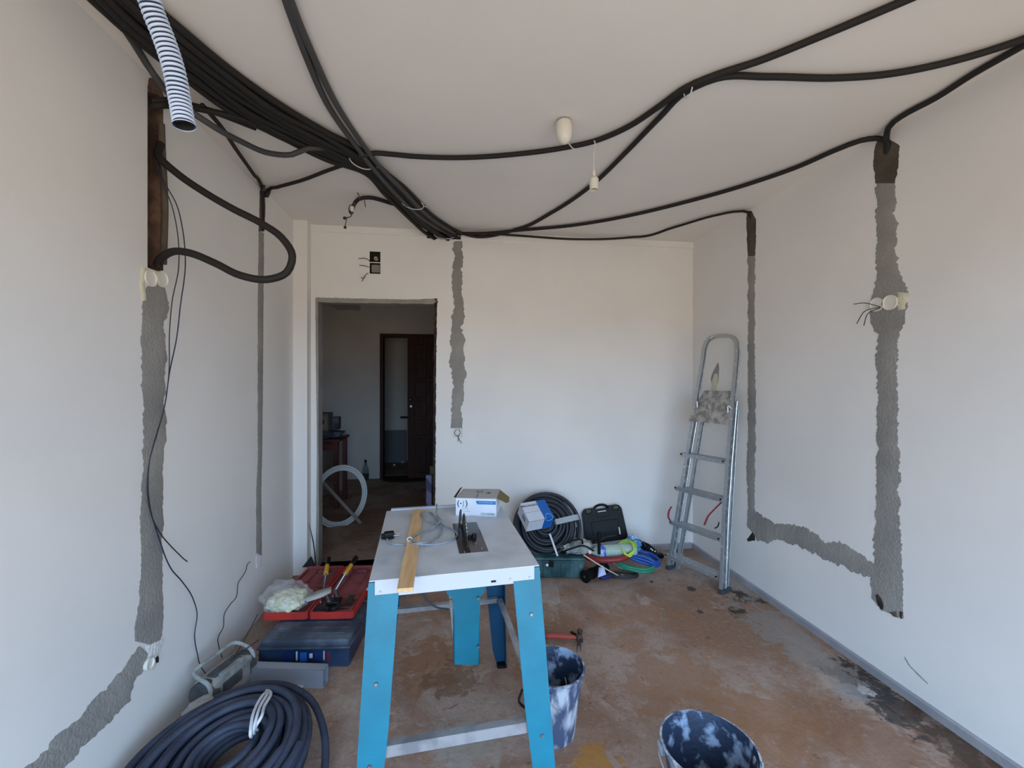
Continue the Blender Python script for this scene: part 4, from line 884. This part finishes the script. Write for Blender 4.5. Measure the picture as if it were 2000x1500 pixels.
hose('thick dark red hose lying in an arc under the water bottle', [(1138,1075,3.25),(1148,1088,3.2),(1165,1093,3.15),(1190,1094,3.12),(1215,1091,3.12),(1228,1085,3.15),(1235,1078,3.2)], .022, M_rh)
for i, (a_, lab) in enumerate(((0, 'outer green hose of the flat coil near the ladder'), (1, 'inner green hose of the flat coil near the ladder'))):
    hose(lab, [(1195+i*6,1092-i*3,3.2),(1215,1106-i*4,3.14),(1240,1114-i*4,3.1),(1262,1117-i*5,3.08),(1276,1113-i*5,3.1)], .013, M_gh, group='green hoses of the heap')
for i, lab in enumerate(('outer blue hose of the flat coil near the ladder', 'middle blue hose of the flat coil near the ladder', 'inner blue hose of the flat coil near the ladder')):
    hose(lab, [(1222,1082-i*2+4,3.2),(1242,1094-i*5,3.17),(1265,1102-i*6,3.15),(1280,1106-i*4,3.14),(1288,1099-i*2,3.2),(1270,1085-i*2,3.28),(1240,1076,3.3)], .011, M_bh, group='blue hoses of the heap')
for i, lab in enumerate(('upper white cable curving below the green hose', 'lower white cable curving below the green hose')):
    hose(lab, [(1196+i*12,1098+i*10),(1212+i*10,1108+i*5),(1232+i*6,1115+i*2),(1256+i*8,1118),(1268,1117)], .0055, M_wh, group='white cables of the heap', cat='cable', name='cable')
for i in range(5):
    hs = [(1208+i*5, 1062, 3.22), (1222+i*4, 1054+i, 3.2), (1235+i*2, 1062+i*2, 3.14), (1238-i*1, 1078, 3.12), (1230-i*2, 1088-i, 3.12), (1222-i*2, 1080-i*2, 3.12)]
    hose('%s lime green cord loop wrapped over the bottle end' % ['first', 'second', 'third', 'fourth', 'fifth'][i], hs, .0035, M_yg, group='lime green cord loops', cat='cord', name='cord')
bm = nb(); blob(bm, P(1236, 1066, d=3.34), (.06, .05, .07), 6, .5, 3.2, 5)
tag(link('blue_bag', bm, mat('blue_bag_film', lin(60, 130, 190), .35, c2=lin(190, 215, 232), scale=16, lo=.45, hi=.6, bump=.8, bscale=30), None, True), 'crumpled light blue plastic bag behind the lime cords', 'bag')
ch = thing('charger', 'black battery charger lying at the right end of the heap', 'charger', P(1268, 1078, z=0))
HM = Matrix.Translation(P(1266, 1072, d=3.35))@Matrix.Rotation(R(20), 4, 'Z')@Matrix.Rotation(R(40), 4, 'Y')
bm = nb(); box(bm, (0, 0, 0), (.11, .08, .055), HM, bev=.008); link('body', bm, M_bk, ch, True, 35)
bm = nb(); box(bm, (-.01, -.041, .005), (.035, .002, .008), HM); box(bm, (.03, -.041, .012), (.016, .002, .008), HM); link('label', bm, M_wh, ch)
bm = nb(); box(bm, (0, 0, 0), (.09, .05, .035), Matrix.Translation(P(1284, 1085, z=.03)), bev=.008); link('battery', bm, M_bk, ch, True, 35)
hose('grey cable arching from the blue bag to the charger', [(1232,1058,3.3),(1245,1054,3.3),(1257,1060,3.3),(1262,1072,3.32)], .003, M_cg, cat='cable', name='cable')
hose('thin grey wire sticking up in front of the tool case', [(1163,1060,3.15),(1172,1055,3.15),(1188,1048,3.2),(1202,1046,3.2)], .002, M_cg, cat='wire', name='wire')
pts = []; c_ = P(1219, 1126, z=.006)
for k in range(16*4+1):
    a = 2*PI*k/16; f_ = k/16; pts.append(c_+rt*math.cos(a)*(.103+.005*math.sin(f_*3))+fw*math.sin(a)*(.046+.004*math.cos(f_*2.3))+Vector((0, 0, .006*f_)))
bm = nb(); tube(bm, cr(pts, .012), .004, 8)
tag(link('cable_ring', bm, mat('black_cable', lin(50, 48, 48), .5), None, True), 'thin black cable wound in a ring on the floor in front of the heap', 'cable')
hose('thin cream rod leaning from the green toolbox to the floor', [(1140,1084,3.1),(1175,1106,3.06),(1213,1127)], .0045, M_cm, cat='rod', name='rod')
hose('short cream stick inside the black cable rings', [(1214,1122),(1225,1129)], .006, M_cm, cat='stick', name='stick')
# angle grinder
ag = thing('angle_grinder', 'black angle grinder lying by the corner of the green toolbox', 'power tool', P(1150, 1130, z=0))
a, b = P(1143, 1126, z=.045), P(1182, 1108, z=.05); bm = nb(); cyl(bm, a, a.lerp(b, .3), .04, .034, 20); cyl(bm, a.lerp(b, .3), a.lerp(b, .38), .038, .038, 20); cyl(bm, a.lerp(b, .38), b, .032, .042, 20); link('motor_body', bm, M_bk, ag, True, 40)
bm = nb(); cyl(bm, a-(b-a).normalized()*.006, a, .044, n=22); link('tyre', bm, M_bk, ag, True, 40)
bm = nb(); cyl(bm, a-(b-a).normalized()*.009, a-(b-a).normalized()*.005, .009, n=14); link('hub', bm, M_st, ag, True, 40)
bm = nb(); prism(bm, [P(1168, 1128, d=3.08), P(1184, 1122, d=3.08), P(1179, 1106, d=3.1), P(1170, 1111, d=3.08)], fw*.02); tag(link('label_card', bm, mat('pale_lilac_card', lin(178, 184, 220), .5)), 'small pale lilac card standing beside the angle grinder', 'card')
hose('navy blue cloth scrap beside the lilac card', [(1172,1128),(1185,1127),(1196,1122)], .016, mat('navy_cloth', lin(34, 40, 92), .8), cat='cloth', name='cloth_scrap')
# clear plastic bag on the floor
bm = nb(); g = []
for i in range(9):
    row = []
    for j in range(9):
        c_ = P(1052+34*i/8+j*1.2, 1128+50*j/8+ (4 if i > 4 else 0), z=.004); c_.z += .02*abs(noise.noise(Vector((i*.7, j*.7, 2))))+.012*(1-abs(j-4)/4); row.append(bm.verts.new(c_))
    g.append(row)
for i in range(8):
    for j in range(8): bm.faces.new((g[i][j], g[i+1][j], g[i+1][j+1], g[i][j+1]))
M_cp = mat('clear_plastic_film', lin(225, 228, 230), .12, alpha=.18, bump=1, bscale=14)
tag(link('plastic_bag', bm, M_cp, None, True), 'clear plastic bag lying on the floor behind the saw right leg', 'bag')
bm = nb(); blob(bm, P(1273, 1136, z=.006), (.014, .008, .006), 1, .2, sub=2); tag(link('debris', bm, M_ws, None, True), 'small dark crumb on the floor near the ladder foot', 'debris')

# ------------------------------------------------------------------ left cluster: organisers and bolt-cutter case
M_nv = mat('navy_clear_lid', lin(22, 40, 66), .28, c2=lin(56, 76, 104), scale=6, lo=.4, hi=.75, bump=.05)
M_nd = mat('dusty_navy_plastic', lin(52, 62, 78), .55, c2=lin(104, 114, 126), scale=8, lo=.45, hi=.75, bump=.1)
fl = P(504, 1306, z=0); fr_ = P(682, 1302, z=0); ow_ = (fr_-fl).length; OM = frame(fl, fr_-fl)
og = thing('organizer_case', 'dusty navy organiser case with a see-through front, nearest under the red case', 'organiser', fl)
hh = .135
bm = nb(); box(bm, (ow_/2, .18, .05), (ow_, .36, .098), OM, bev=.010); ogb = link('base', bm, M_nv, og, True, 35)
bm = nb(); box(bm, (ow_/2, .185, .118), (ow_-.012, .35, .034), OM, bev=.010); box(bm, (ow_/2, .18, .100), (ow_+.012, .372, .008), OM, bev=.002)
for k in range(5): box(bm, (ow_/2, .07+k*.05, .1365), (ow_*.8, .012, .004), OM, bev=.001)
link('lid', bm, M_nd, og, True, 35)
cols = [(lin(20, 40, 90), .05), (lin(180, 200, 230), .008), (lin(30, 90, 170), .035), (lin(190, 205, 235), .016), (lin(24, 50, 110), .03), (lin(190, 200, 214), .006), (lin(130, 30, 50), .014)]
x = ow_*.28
for i, (c_, w2) in enumerate(cols):
    bm = nb(); box(bm, (x+w2/2, -.001, .055+.006*(i % 2)), (w2, .008, .045 if i != 3 else .022), OM, bev=.002); link('compartment', bm, mat('part_colour_%s' % 'abcdefg'[i], c_, .4), ogb); x += w2+.012
bm = nb(); box(bm, (ow_*.62, -.004, .012), (.09, .012, .02), OM, bev=.003); link('latch', bm, M_bk, og)
f3 = P(560, 1250, z=0); 
tb2 = thing('toolbox', 'dark grey toolbox behind the navy organiser, under the back of the red case', 'toolbox', P(640, 1220, z=0))
T2 = frame(fl+OM.to_3x3()@Vector((.07, .39, 0)), fr_-fl)
bm = nb(); box(bm, (.24, .20, .066), (.44, .39, .13), T2, bev=.012); link('body', bm, M_nd, tb2, True, 35)
bm = nb(); box(bm, (.465, .12, .07), (.02, .05, .07), T2, bev=.004); box(bm, (.465, .28, .07), (.02, .05, .07), T2, bev=.004); link('latch', bm, M_bk, tb2)
bm = nb(); box(bm, (.24, .20, .1345), (.45, .40, .006), T2, bev=.002); link('lid', bm, M_nd, tb2)
# red case lying open, two long halves side by side
ZR = .1425
M_r1 = mat('red_case_plastic', lin(190, 48, 40), .5, c2=lin(168, 44, 40), scale=5); M_r2 = mat('dusty_red_inside', lin(146, 76, 78), .8, c2=lin(116, 56, 58), scale=7, bump=.2)
r_fl = P(511, 1212, z=ZR); r_fr = P(690, 1208, z=ZR); RW = (r_fr-r_fl).length; RD = .60; RMx = frame(r_fl, r_fr-r_fl)
rc = thing('bolt_cutter_case', 'open red plastic case lying across the dark boxes', 'tool case', r_fl)
hw = RW/2-.004
for s, nm in ((0, 'lid'), (1, 'tray')):
    x0 = s*(RW/2+.004); bm = nb(); ht = .038; wl = .010
    ps = [(x0+.012, 0), (x0+hw-.012, 0), (x0+hw, .012), (x0+hw, RD-.012), (x0+hw-.012, RD), (x0+.012, RD), (x0, RD-.012), (x0, .012)]
    cxx = x0+hw/2; cyy = RD/2
    inn = [(cxx+(px_-cxx)*(1-2*wl/hw), cyy+(py_-cyy)*(1-2*wl/RD)) for px_, py_ in ps]
    def rg(pp_, z_): return [bm.verts.new(RMx@Vector((a_, b_, z_))) for a_, b_ in pp_]
    A = rg(ps, 0); B = rg(ps, ht); Cc = rg(inn, ht); D = rg(inn, .012)
    for r0, r1, mi in ((A, B, 0), (B, Cc, 0), (Cc, D, 1)):
        for i in range(8):
            f_ = bm.faces.new((r0[i], r0[(i+1) % 8], r1[(i+1) % 8], r1[i])); f_.material_index = mi
    bm.faces.new(A[::-1]); f_ = bm.faces.new(D); f_.material_index = 1
    link(nm, bm, [M_r1, M_r2], rc)
    # moulded insert with troughs
    bm = nb()
    for (a_, b_, c_, d_) in (((.06, .05, .92, .16) if s else (.08, .40, .9, .5)), ((.08, .3, .25, .96) if s else (.08, .55, .3, .96)), ((.75, .3, .93, .96) if s else (.7, .55, .92, .96)), (.35, .9, .65, .96)):
        box(bm, (x0+hw*(a_+c_)/2, RD*(b_+d_)/2, .02), (hw*(c_-a_), RD*(d_-b_), .016), RMx, bev=.004, mi=0)
    link('moulded_insert', bm, M_r2, rc)
bm = nb()
for p, s_ in (((RW*.60, .055), (.10, .06)), ((RW*.86, .16), (.035, .09)), ((RW*.84, .085), (.09, .02)), ((RW*.84, .05), (.08, .02))):
    box(bm, (p[0], p[1], .0285), (s_[0], s_[1], .003), RMx, bev=.001)
link('recess_shade', bm, M_dk, rc)  # dark plates on the insert, painting the shade of empty recesses
# bolt cutter
bc = thing('bolt_cutter', 'bolt cutter with yellow handles and black grips lying in the red case', 'bolt cutter', RMx@Vector((RW*.62, .06, .05)))
M_ye = mat('yellow_paint', lin(214, 164, 30), .5)
j0 = P(645, 1178, z=ZR+.055); j1 = P(660, 1168, z=ZR+.055)
hA = [P(632, 1150, z=ZR+.06), P(637, 1118, d=2.6), P(641, 1092, d=2.78)]; hB = [P(655, 1153, z=ZR+.06), P(676, 1118, d=2.62), P(695, 1090, d=2.8)]
for j, hd in ((j0, hA), (j1, hB)):
    a, b, e = hd
    bm = nb(); cyl(bm, j, a, .010, .008, 12); cyl(bm, a, b, .008, .008, 12); link('arm', bm, M_st, bc, True, 40)
    m0 = b.lerp(e, .02); bm = nb(); cyl(bm, a.lerp(b, .92), b.lerp(e, .55), .013, .012, 14); link('handle', bm, M_ye, bc, True, 40)
    bm = nb(); cyl(bm, b.lerp(e, .5), e, .015, .016, 14); blob(bm, e, (.016,)*3, 1, .02, sub=2); link('grip', bm, M_bk, bc, True, 40)
bm = nb(); box(bm, (j0+j1)/2+Vector((0, 0, -.004)), (.075, .06, .022), bev=.006); 
for s in (-1, 1): tube(bm, cr([j0.lerp(j1, .5)+Vector((s*.03, -.02, -.004)), j0.lerp(j1, .5)+Vector((s*.035, -.06, -.006)), j0.lerp(j1, .5)+Vector((s*.004, -.085, -.008))], .01), .011, 8)
link('jaw', bm, mat('black_iron', lin(34, 34, 38), .4, .6), bc, True, 40)
for p in ((626, 1175), (641, 1173), (632, 1164), (650, 1164)):
    v = P(*p, z=ZR+.066); bm = nb(); cyl(bm, v-Vector((0, 0, .006)), v+Vector((0, 0, .005)), .007, .006, 12); link('bolt', bm, M_st, bc, True, 40)
# plastic bag of foam
pbg = thing('plastic_bag', 'clear plastic bag of yellowish foam scraps in the red case', 'bag', P(560, 1180, z=ZR+.02))
c_ = P(562, 1172, z=ZR+.065); bm = nb(); blob(bm, c_, (.10, .085, .055), 8, .22, 2.2, 5); link('foam', bm, mat('yellowish_foam', lin(188, 184, 142), .7, c2=lin(222, 220, 196), scale=22, bump=.9, bscale=35), pbg, True)
bm = nb(); blob(bm, c_+Vector((-.01, .015, .02)), (.125, .11, .078), 4, .28, 2.0, 5); link('film', bm, M_cp, pbg, True)
bm = nb(); g = [P(592, 1168, z=ZR+.09), P(605, 1160, z=ZR+.095), P(625, 1153, z=ZR+.10), P(648, 1146, z=ZR+.12), P(646, 1158, z=ZR+.10), P(625, 1168, z=ZR+.08), P(600, 1176, z=ZR+.08)]
prism(bm, g, (0, 0, .002)); link('bag_neck', bm, mat('cloudy_film', lin(190, 190, 184), .4, alpha=.8), pbg, True)

# aluminium profile on the floor
a0, a1 = P(430, 1338, z=0), P(631, 1345, z=0); AM = frame(a0, a1-a0); ln = (a1-a0).length
M_as = mat('satin_aluminium', lin(158, 166, 180), .4, .4)
pr = thing('metal_profile', 'pale grey hollow metal profile lying in front of the navy organiser', 'metal profile', a0)
hh = .085; bm = nb()
box(bm, (ln/2, .0015, hh/2), (ln, .003, hh), AM); box(bm, (ln/2, .05, hh/2), (ln, .003, hh), AM); box(bm, (ln/2, .026, .0015), (ln, .05, .003), AM); box(bm, (ln/2, .026, hh-.0015), (ln, .05, .003), AM)
link('tube', bm, M_as, pr)
bm = nb(); box(bm, (ln*.78, -.008, .01), (.03, .016, .006), AM, bev=.002); link('tab', bm, M_wh, pr)
# work radio
RP = P(432, 1372, z=0); ra = thing('work_radio', 'dusty grey portable work radio with a tube frame, against the left wall', 'radio', RP)
M_dg = mat('dust_covered_grey_plastic', lin(128, 132, 130), .85, c2=lin(166, 169, 166), scale=12, bump=.5, bscale=60); M_dd = mat('dark_dusty_grey', lin(62, 66, 70), .8, c2=lin(84, 86, 88), scale=14)
RD_ = Matrix.Translation(RP+Vector((.0, .03, 0)))@Matrix.Rotation(R(72), 4, 'Z')@Matrix.Diagonal((.86, .95, .95, 1))
bm = nb(); box(bm, (0, 0, .085), (.26, .12, .13), RD_, bev=.025); link('body', bm, M_dg, ra, True, 35)
for x in (-.12, .12):
    bm = nb(); cyl(bm, RD_@Vector((x-.02, 0, .085)), RD_@Vector((x+.02, 0, .085)), .066, n=24); link('end_cap', bm, M_dd, ra, True, 40)
bm = nb(); box(bm, (0, .0, .152), (.17, .05, .012), RD_, bev=.004); box(bm, (-.02, -.062, .10), (.12, .01, .05), RD_, bev=.003); link('front_panel', bm, M_dd, ra)
bm = nb(); box(bm, (.0, -.04, .148), (.14, .03, .03), RD_, bev=.008); link('tape_lid', bm, M_dg, ra, True, 35)
bm = nb(); tube(bm, cr([RD_@Vector(p) for p in ((-.13, -.05, .05), (-.14, -.04, .15), (-.13, .05, .19), (0, .055, .195), (.13, .05, .19), (.14, -.04, .15), (.13, -.05, .05))], .015), .009, 10); link('frame', bm, M_dg, ra, True)
bm = nb(); blob(bm, P(396, 1392, z=.05), (.075, .06, .06), 5, .15, 2, 4); tag(link('plaster_lump', bm, mat('pale_grey_dust', lin(168, 166, 162), .9), None, True), 'pale grey sack lump between the work radio and the slate-blue coil', 'sack')
for i, pts in enumerate(([(452,1290,1.98),(470,1262,2.1),(492,1222,2.25),(503,1200,2.35)], [(450,1290,1.98),(475,1272,2.05),(505,1250,2.12)])):
    hose(['dark wire from the work radio up to the red case', 'dark wire from the work radio to the navy organiser'][i], pts, .0022, M_ws, cat='wire', name='wire')

# blade leaning on the door jamb
t = thing('metal_strip', 'dark thin metal strip leaning against the left door jamb', 'metal strip', P(612, 1105, z=0))
pA, pB, pC = P(603, 1021, y=YB-.10), P(612, 1060, y=YB-.14), P(617, 1110, y=YB-.2); bm = nb(); tube(bm, cr([pA, pB, pC], .02), .012, 8, flat=.2, rf=lambda i: .4+.1*i if i < 7 else 1); link('strip', bm, mat('dark_strip_metal', lin(60, 66, 74), .5, .5), t, True)
bm = nb(); prism(bm, [P(590, 1108, y=YB-.12), P(606, 1088, y=YB-.12), P(615, 1108, y=YB-.12)], (0, .02, 0)); link('base_plate', bm, MATS['dark_strip_metal'], t)

# ------------------------------------------------------------------ hallway things
M_dw = mat('dark_mahogany', lin(72, 38, 30), .55, spec=.3, c2=lin(48, 26, 22), scale=4, stretch=(12, 12, 1), bump=.05)
# frame of the inner doorway
bm = nb(); ft = .045
box(bm, (hd0+ft/2, HY1+.03, hdz/2), (ft, .17, hdz)); box(bm, (hd1-ft/2, HY1+.03, hdz/2), (ft, .17, hdz)); box(bm, ((hd0+hd1)/2, HY1+.03, hdz-ft/2), (hd1-hd0-2*ft, .17, ft)); tag(link('door_1', bm, M_dw), kind='structure')
# panelled leaf, ajar
dp = P(797, 800, y=HY1-.02); dxr = hd1-ft
lf = thing('door_leaf', 'dark wooden panelled door standing ajar at the end of the hallway', 'door', (dxr, HY1, 0))
dw = .62; DM = Matrix.Translation((dp.x, HY1-.06, 0))@Matrix.Rotation(R(-4), 4, 'Z')
dh = hdz-ft-.01
bm = nb(); box(bm, (dw/2, 0, dh/2+.006), (dw, .04, dh), DM); slab = link('slab', bm, M_dw, lf)
nr = 7
for i in range(nr):
    for j in range(2):
        z0 = .09+(dh-.14)*i/nr; z1 = .09+(dh-.14)*(i+1)/nr-.05
        x0 = .10+j*(dw-.16)/2; x1 = x0+(dw-.16)/2-.05; bm = nb()
        box(bm, ((x0+x1)/2, -.024, (z0+z1)/2), (x1-x0, .018, z1-z0), DM, bev=.008); link('panel', bm, M_dw, slab)
v = DM@Vector((.05, -.02, 1.17)); bm = nb(); cyl(bm, v, v+Vector((0, -.05, 0)), .012, n=14); blob(bm, v+Vector((0, -.06, 0)), (.028,)*3, 1, .01, sub=3); link('knob', bm, M_st, lf, True)
v = DM@Vector((.05, -.02, 1.07)); bm = nb(); cyl(bm, v, v+Vector((0, -.006, 0)), .016, n=14); link('keyhole', bm, M_st, slab, True, 40)
# beyond: grey board and shelf
bm = nb(); b0, b1 = P(752, 842, y=7.75), P(790, 905, y=7.75); M = Matrix.Translation(((b0.x+b1.x)/2, 7.8, .0))@Matrix.Rotation(R(-6), 4, 'X')
box(bm, (0, 0, (b0.z)/2), (b1.x-b0.x+.05, .02, b0.z), M); tag(link('grey_board', bm, mat('grey_board_face', lin(110, 116, 118), .7)), 'grey board leaning in the dark room beyond the inner doorway', 'board')
for p, lab in (((770, 908), 'left of two small pale pebbles on the dark floor beyond the doorway'), ((786, 902), 'right of two small pale pebbles on the dark floor beyond the doorway')):
    bm = nb(); blob(bm, P(*p, z=.02), (.025, .02, .02), 2, .2, sub=2); tag(link('pebble', bm, M_wh, None, True), lab, 'pebble')
bm = nb(); c_ = P(790, 815, y=7.88); box(bm, c_, (.14, .10, .03), bev=.006); tag(link('wall_bracket', bm, M_bk), 'small dark bracket on the wall beyond the inner doorway', 'bracket')
bm = nb(); lathe(bm, [(.0005, .0), (.34, 0), (.34, .012), (.0005, .014)], Matrix.Translation(((hd0+.42), HY1-.12, .001))@Matrix.Diagonal((1.1, .55, 1, 1)), 40); tag(link('door_mat', bm, mat('dark_mat', lin(40, 32, 28), .95, bump=.5)), 'dark round doormat before the inner doorway', 'mat')
# bottle
bp_ = P(714, 936, z=0); wb = thing('glass_bottle', 'dark-based clear bottle standing by the hallway wall', 'bottle', bp_)
Mb = Matrix.Translation(bp_)
bm = nb(); lathe(bm, [(.0005, .001), (.045, .001), (.048, .01), (.048, .13), (.040, .17), (.018, .225), (.014, .26)], Mb, 28); link('glass', bm, mat('pale_bottle_glass', lin(170, 190, 190), .08, trans=.9, ior=1.3), wb, True, 60)
bm = nb(); lathe(bm, [(.0005, .004), (.044, .004), (.044, .085), (.0005, .086)], Mb, 28); link('liquid', bm, mat('dark_liquid', lin(14, 24, 22), .2), wb, True, 60)
bm = nb(); lathe(bm, [(.016, .25), (.016, .285), (.0005, .286)], Mb, 18); link('cap', bm, M_bk, wb, True, 40)
# white pipe coil leaning on the chair
cc3 = P(664, 969, d=4.35)
M_wp = mat('white_pe_pipe', lin(186, 190, 188), .4)
wc = thing('pipe_coil', 'ring coil of white plastic pipe standing in the hallway', 'coil', cc3-Vector((0, 0, .31)))
e1 = (rt*.93+fw*.36).normalized(); e2 = (Vector((0, 0, 1))+fw*.18).normalized(); e3 = e1.cross(e2)
for i, (rr, o_) in enumerate(((.300, 0), (.302, .024), (.278, .006), (.279, .03), (.262, .018))):
    bm = nb(); tube(bm, [cc3+e1*math.cos(2*PI*k/48)*rr*.84+e2*math.sin(2*PI*k/48)*rr+e3*(-o_) for k in range(48)], .0115, 8, closed=True); link('turn', bm, M_wp, wc, True)
bm = nb(); cyl(bm, P(632, 943, d=4.3), P(705, 1022, d=4.1), .019, .016, 12); tag(link('wooden_pole', bm, mat('grey_weathered_pole', lin(128, 116, 106), .7), None, True, 40), 'thin weathered pole slanting across the white pipe coil', 'pole')
# chair / red-brown stand piled with things
M_rb = mat('red_brown_wood', lin(98, 44, 38), .5, c2=lin(78, 34, 30), scale=6, stretch=(10, 10, 1))
M_ck = mat('cloth_dark_grey', lin(60, 62, 76), .85, c2=lin(98, 100, 112), scale=12, bump=.6, bscale=30)
s0_ = P(662, 960, z=0); sy = 5.1
def HP(px, py): return P(px, py, y=sy)
xr = HP(662, 900).x; zt_ = HP(660, 862).z
st = thing('wooden_stand', 'red-brown wooden stand at the left of the hallway', 'stand', (xr-.25, sy, 0))
for x, y in ((xr-.03, sy), (xr-.46, sy), (xr-.03, sy+.4), (xr-.46, sy+.4)):
    bm = nb(); box(bm, (x, y, zt_/2), (.045, .045, zt_)); link('leg', bm, M_rb, st)
bm = nb(); box(bm, (xr-.245, sy+.2, zt_+.012), (.52, .48, .025), bev=.004); link('top', bm, M_rb, st)
bm = nb(); box(bm, (xr-.245, sy+.0, zt_-.06), (.40, .02, .07)); link('apron', bm, M_rb, st)
bm = nb(); box(bm, (xr-.245, sy+.38, zt_*.55), (.38, .012, zt_*.8)); link('panel', bm, mat('pale_board', lin(128, 112, 104), .8), st)
bm = nb(); cyl(bm, (xr-.44, sy-.03, .62), (xr-.03, sy-.03, .3), .012, n=10); link('brace', bm, M_rb, st)
bm = nb(); blob(bm, (xr-.24, sy+.18, zt_+.065), (.23, .17, .05), 3, .35, 3, 4); tag(link('cloth', bm, M_ck, None, True), 'rumpled dark cloth lying on the red-brown stand', 'cloth')
bm = nb(); z0 = zt_+.11; box(bm, (xr-.30, sy+.22, z0+.10), (.30, .22, .20), bev=.006); box(bm, (xr-.30, sy+.108, z0+.1), (.22, .006, .05), mi=1)
tag(link('storage_box', bm, [mat('dull_beige_box', lin(132, 122, 108), .8, c2=lin(108, 98, 90), scale=6), M_rb]), 'beige box on the cloth on the hallway stand', 'box')
bm = nb(); box(bm, (xr-.09, sy+.24, z0+.075), (.08, .12, .15), bev=.01); tag(link('canister', bm, M_ck), 'small slate canister beside the beige box on the stand', 'canister')
bm = nb(); box(bm, (0, 0, .125), (.022, .20, .26), Matrix.Translation((xr-.50, sy+.22, z0+.205))@Matrix.Rotation(R(-6), 4, 'Y')); 
tag(link('leaning_board', bm, mat('cream_board', lin(150, 140, 126), .8)), 'pale board standing upright on the beige box in the hallway', 'board')
# planks leaning at the right jamb
pa_ = P(838, 1010, y=4.35); pa_.z = 0
bm = nb(); pt = P(829, 928, y=4.35); M = frame(pa_, (1, -.1, 0), pt-pa_); box(bm, (0, 0, (pt-pa_).length/2), (.055, .035, (pt-pa_).length), M)
pk = tag(link('wrapped_profile', bm, mat('lilac_film', lin(140, 140, 176), .4, c2=lin(84, 84, 120), scale=9, lo=.48, hi=.55)), 'lilac film-wrapped profile leaning inside the doorway at right', 'profile')
bm = nb(); pa2 = P(846, 1010, y=4.5); pa2.z = 0; pt2 = P(833, 911, y=4.5); M = frame(pa2, (1, -.1, 0), pt2-pa2); box(bm, (0, 0, (pt2-pa2).length/2), (.06, .03, (pt2-pa2).length), M)
tag(link('plank', bm, mat('old_plank', lin(112, 96, 84), .8)), 'brown plank standing behind the lilac wrapped profile', 'plank')
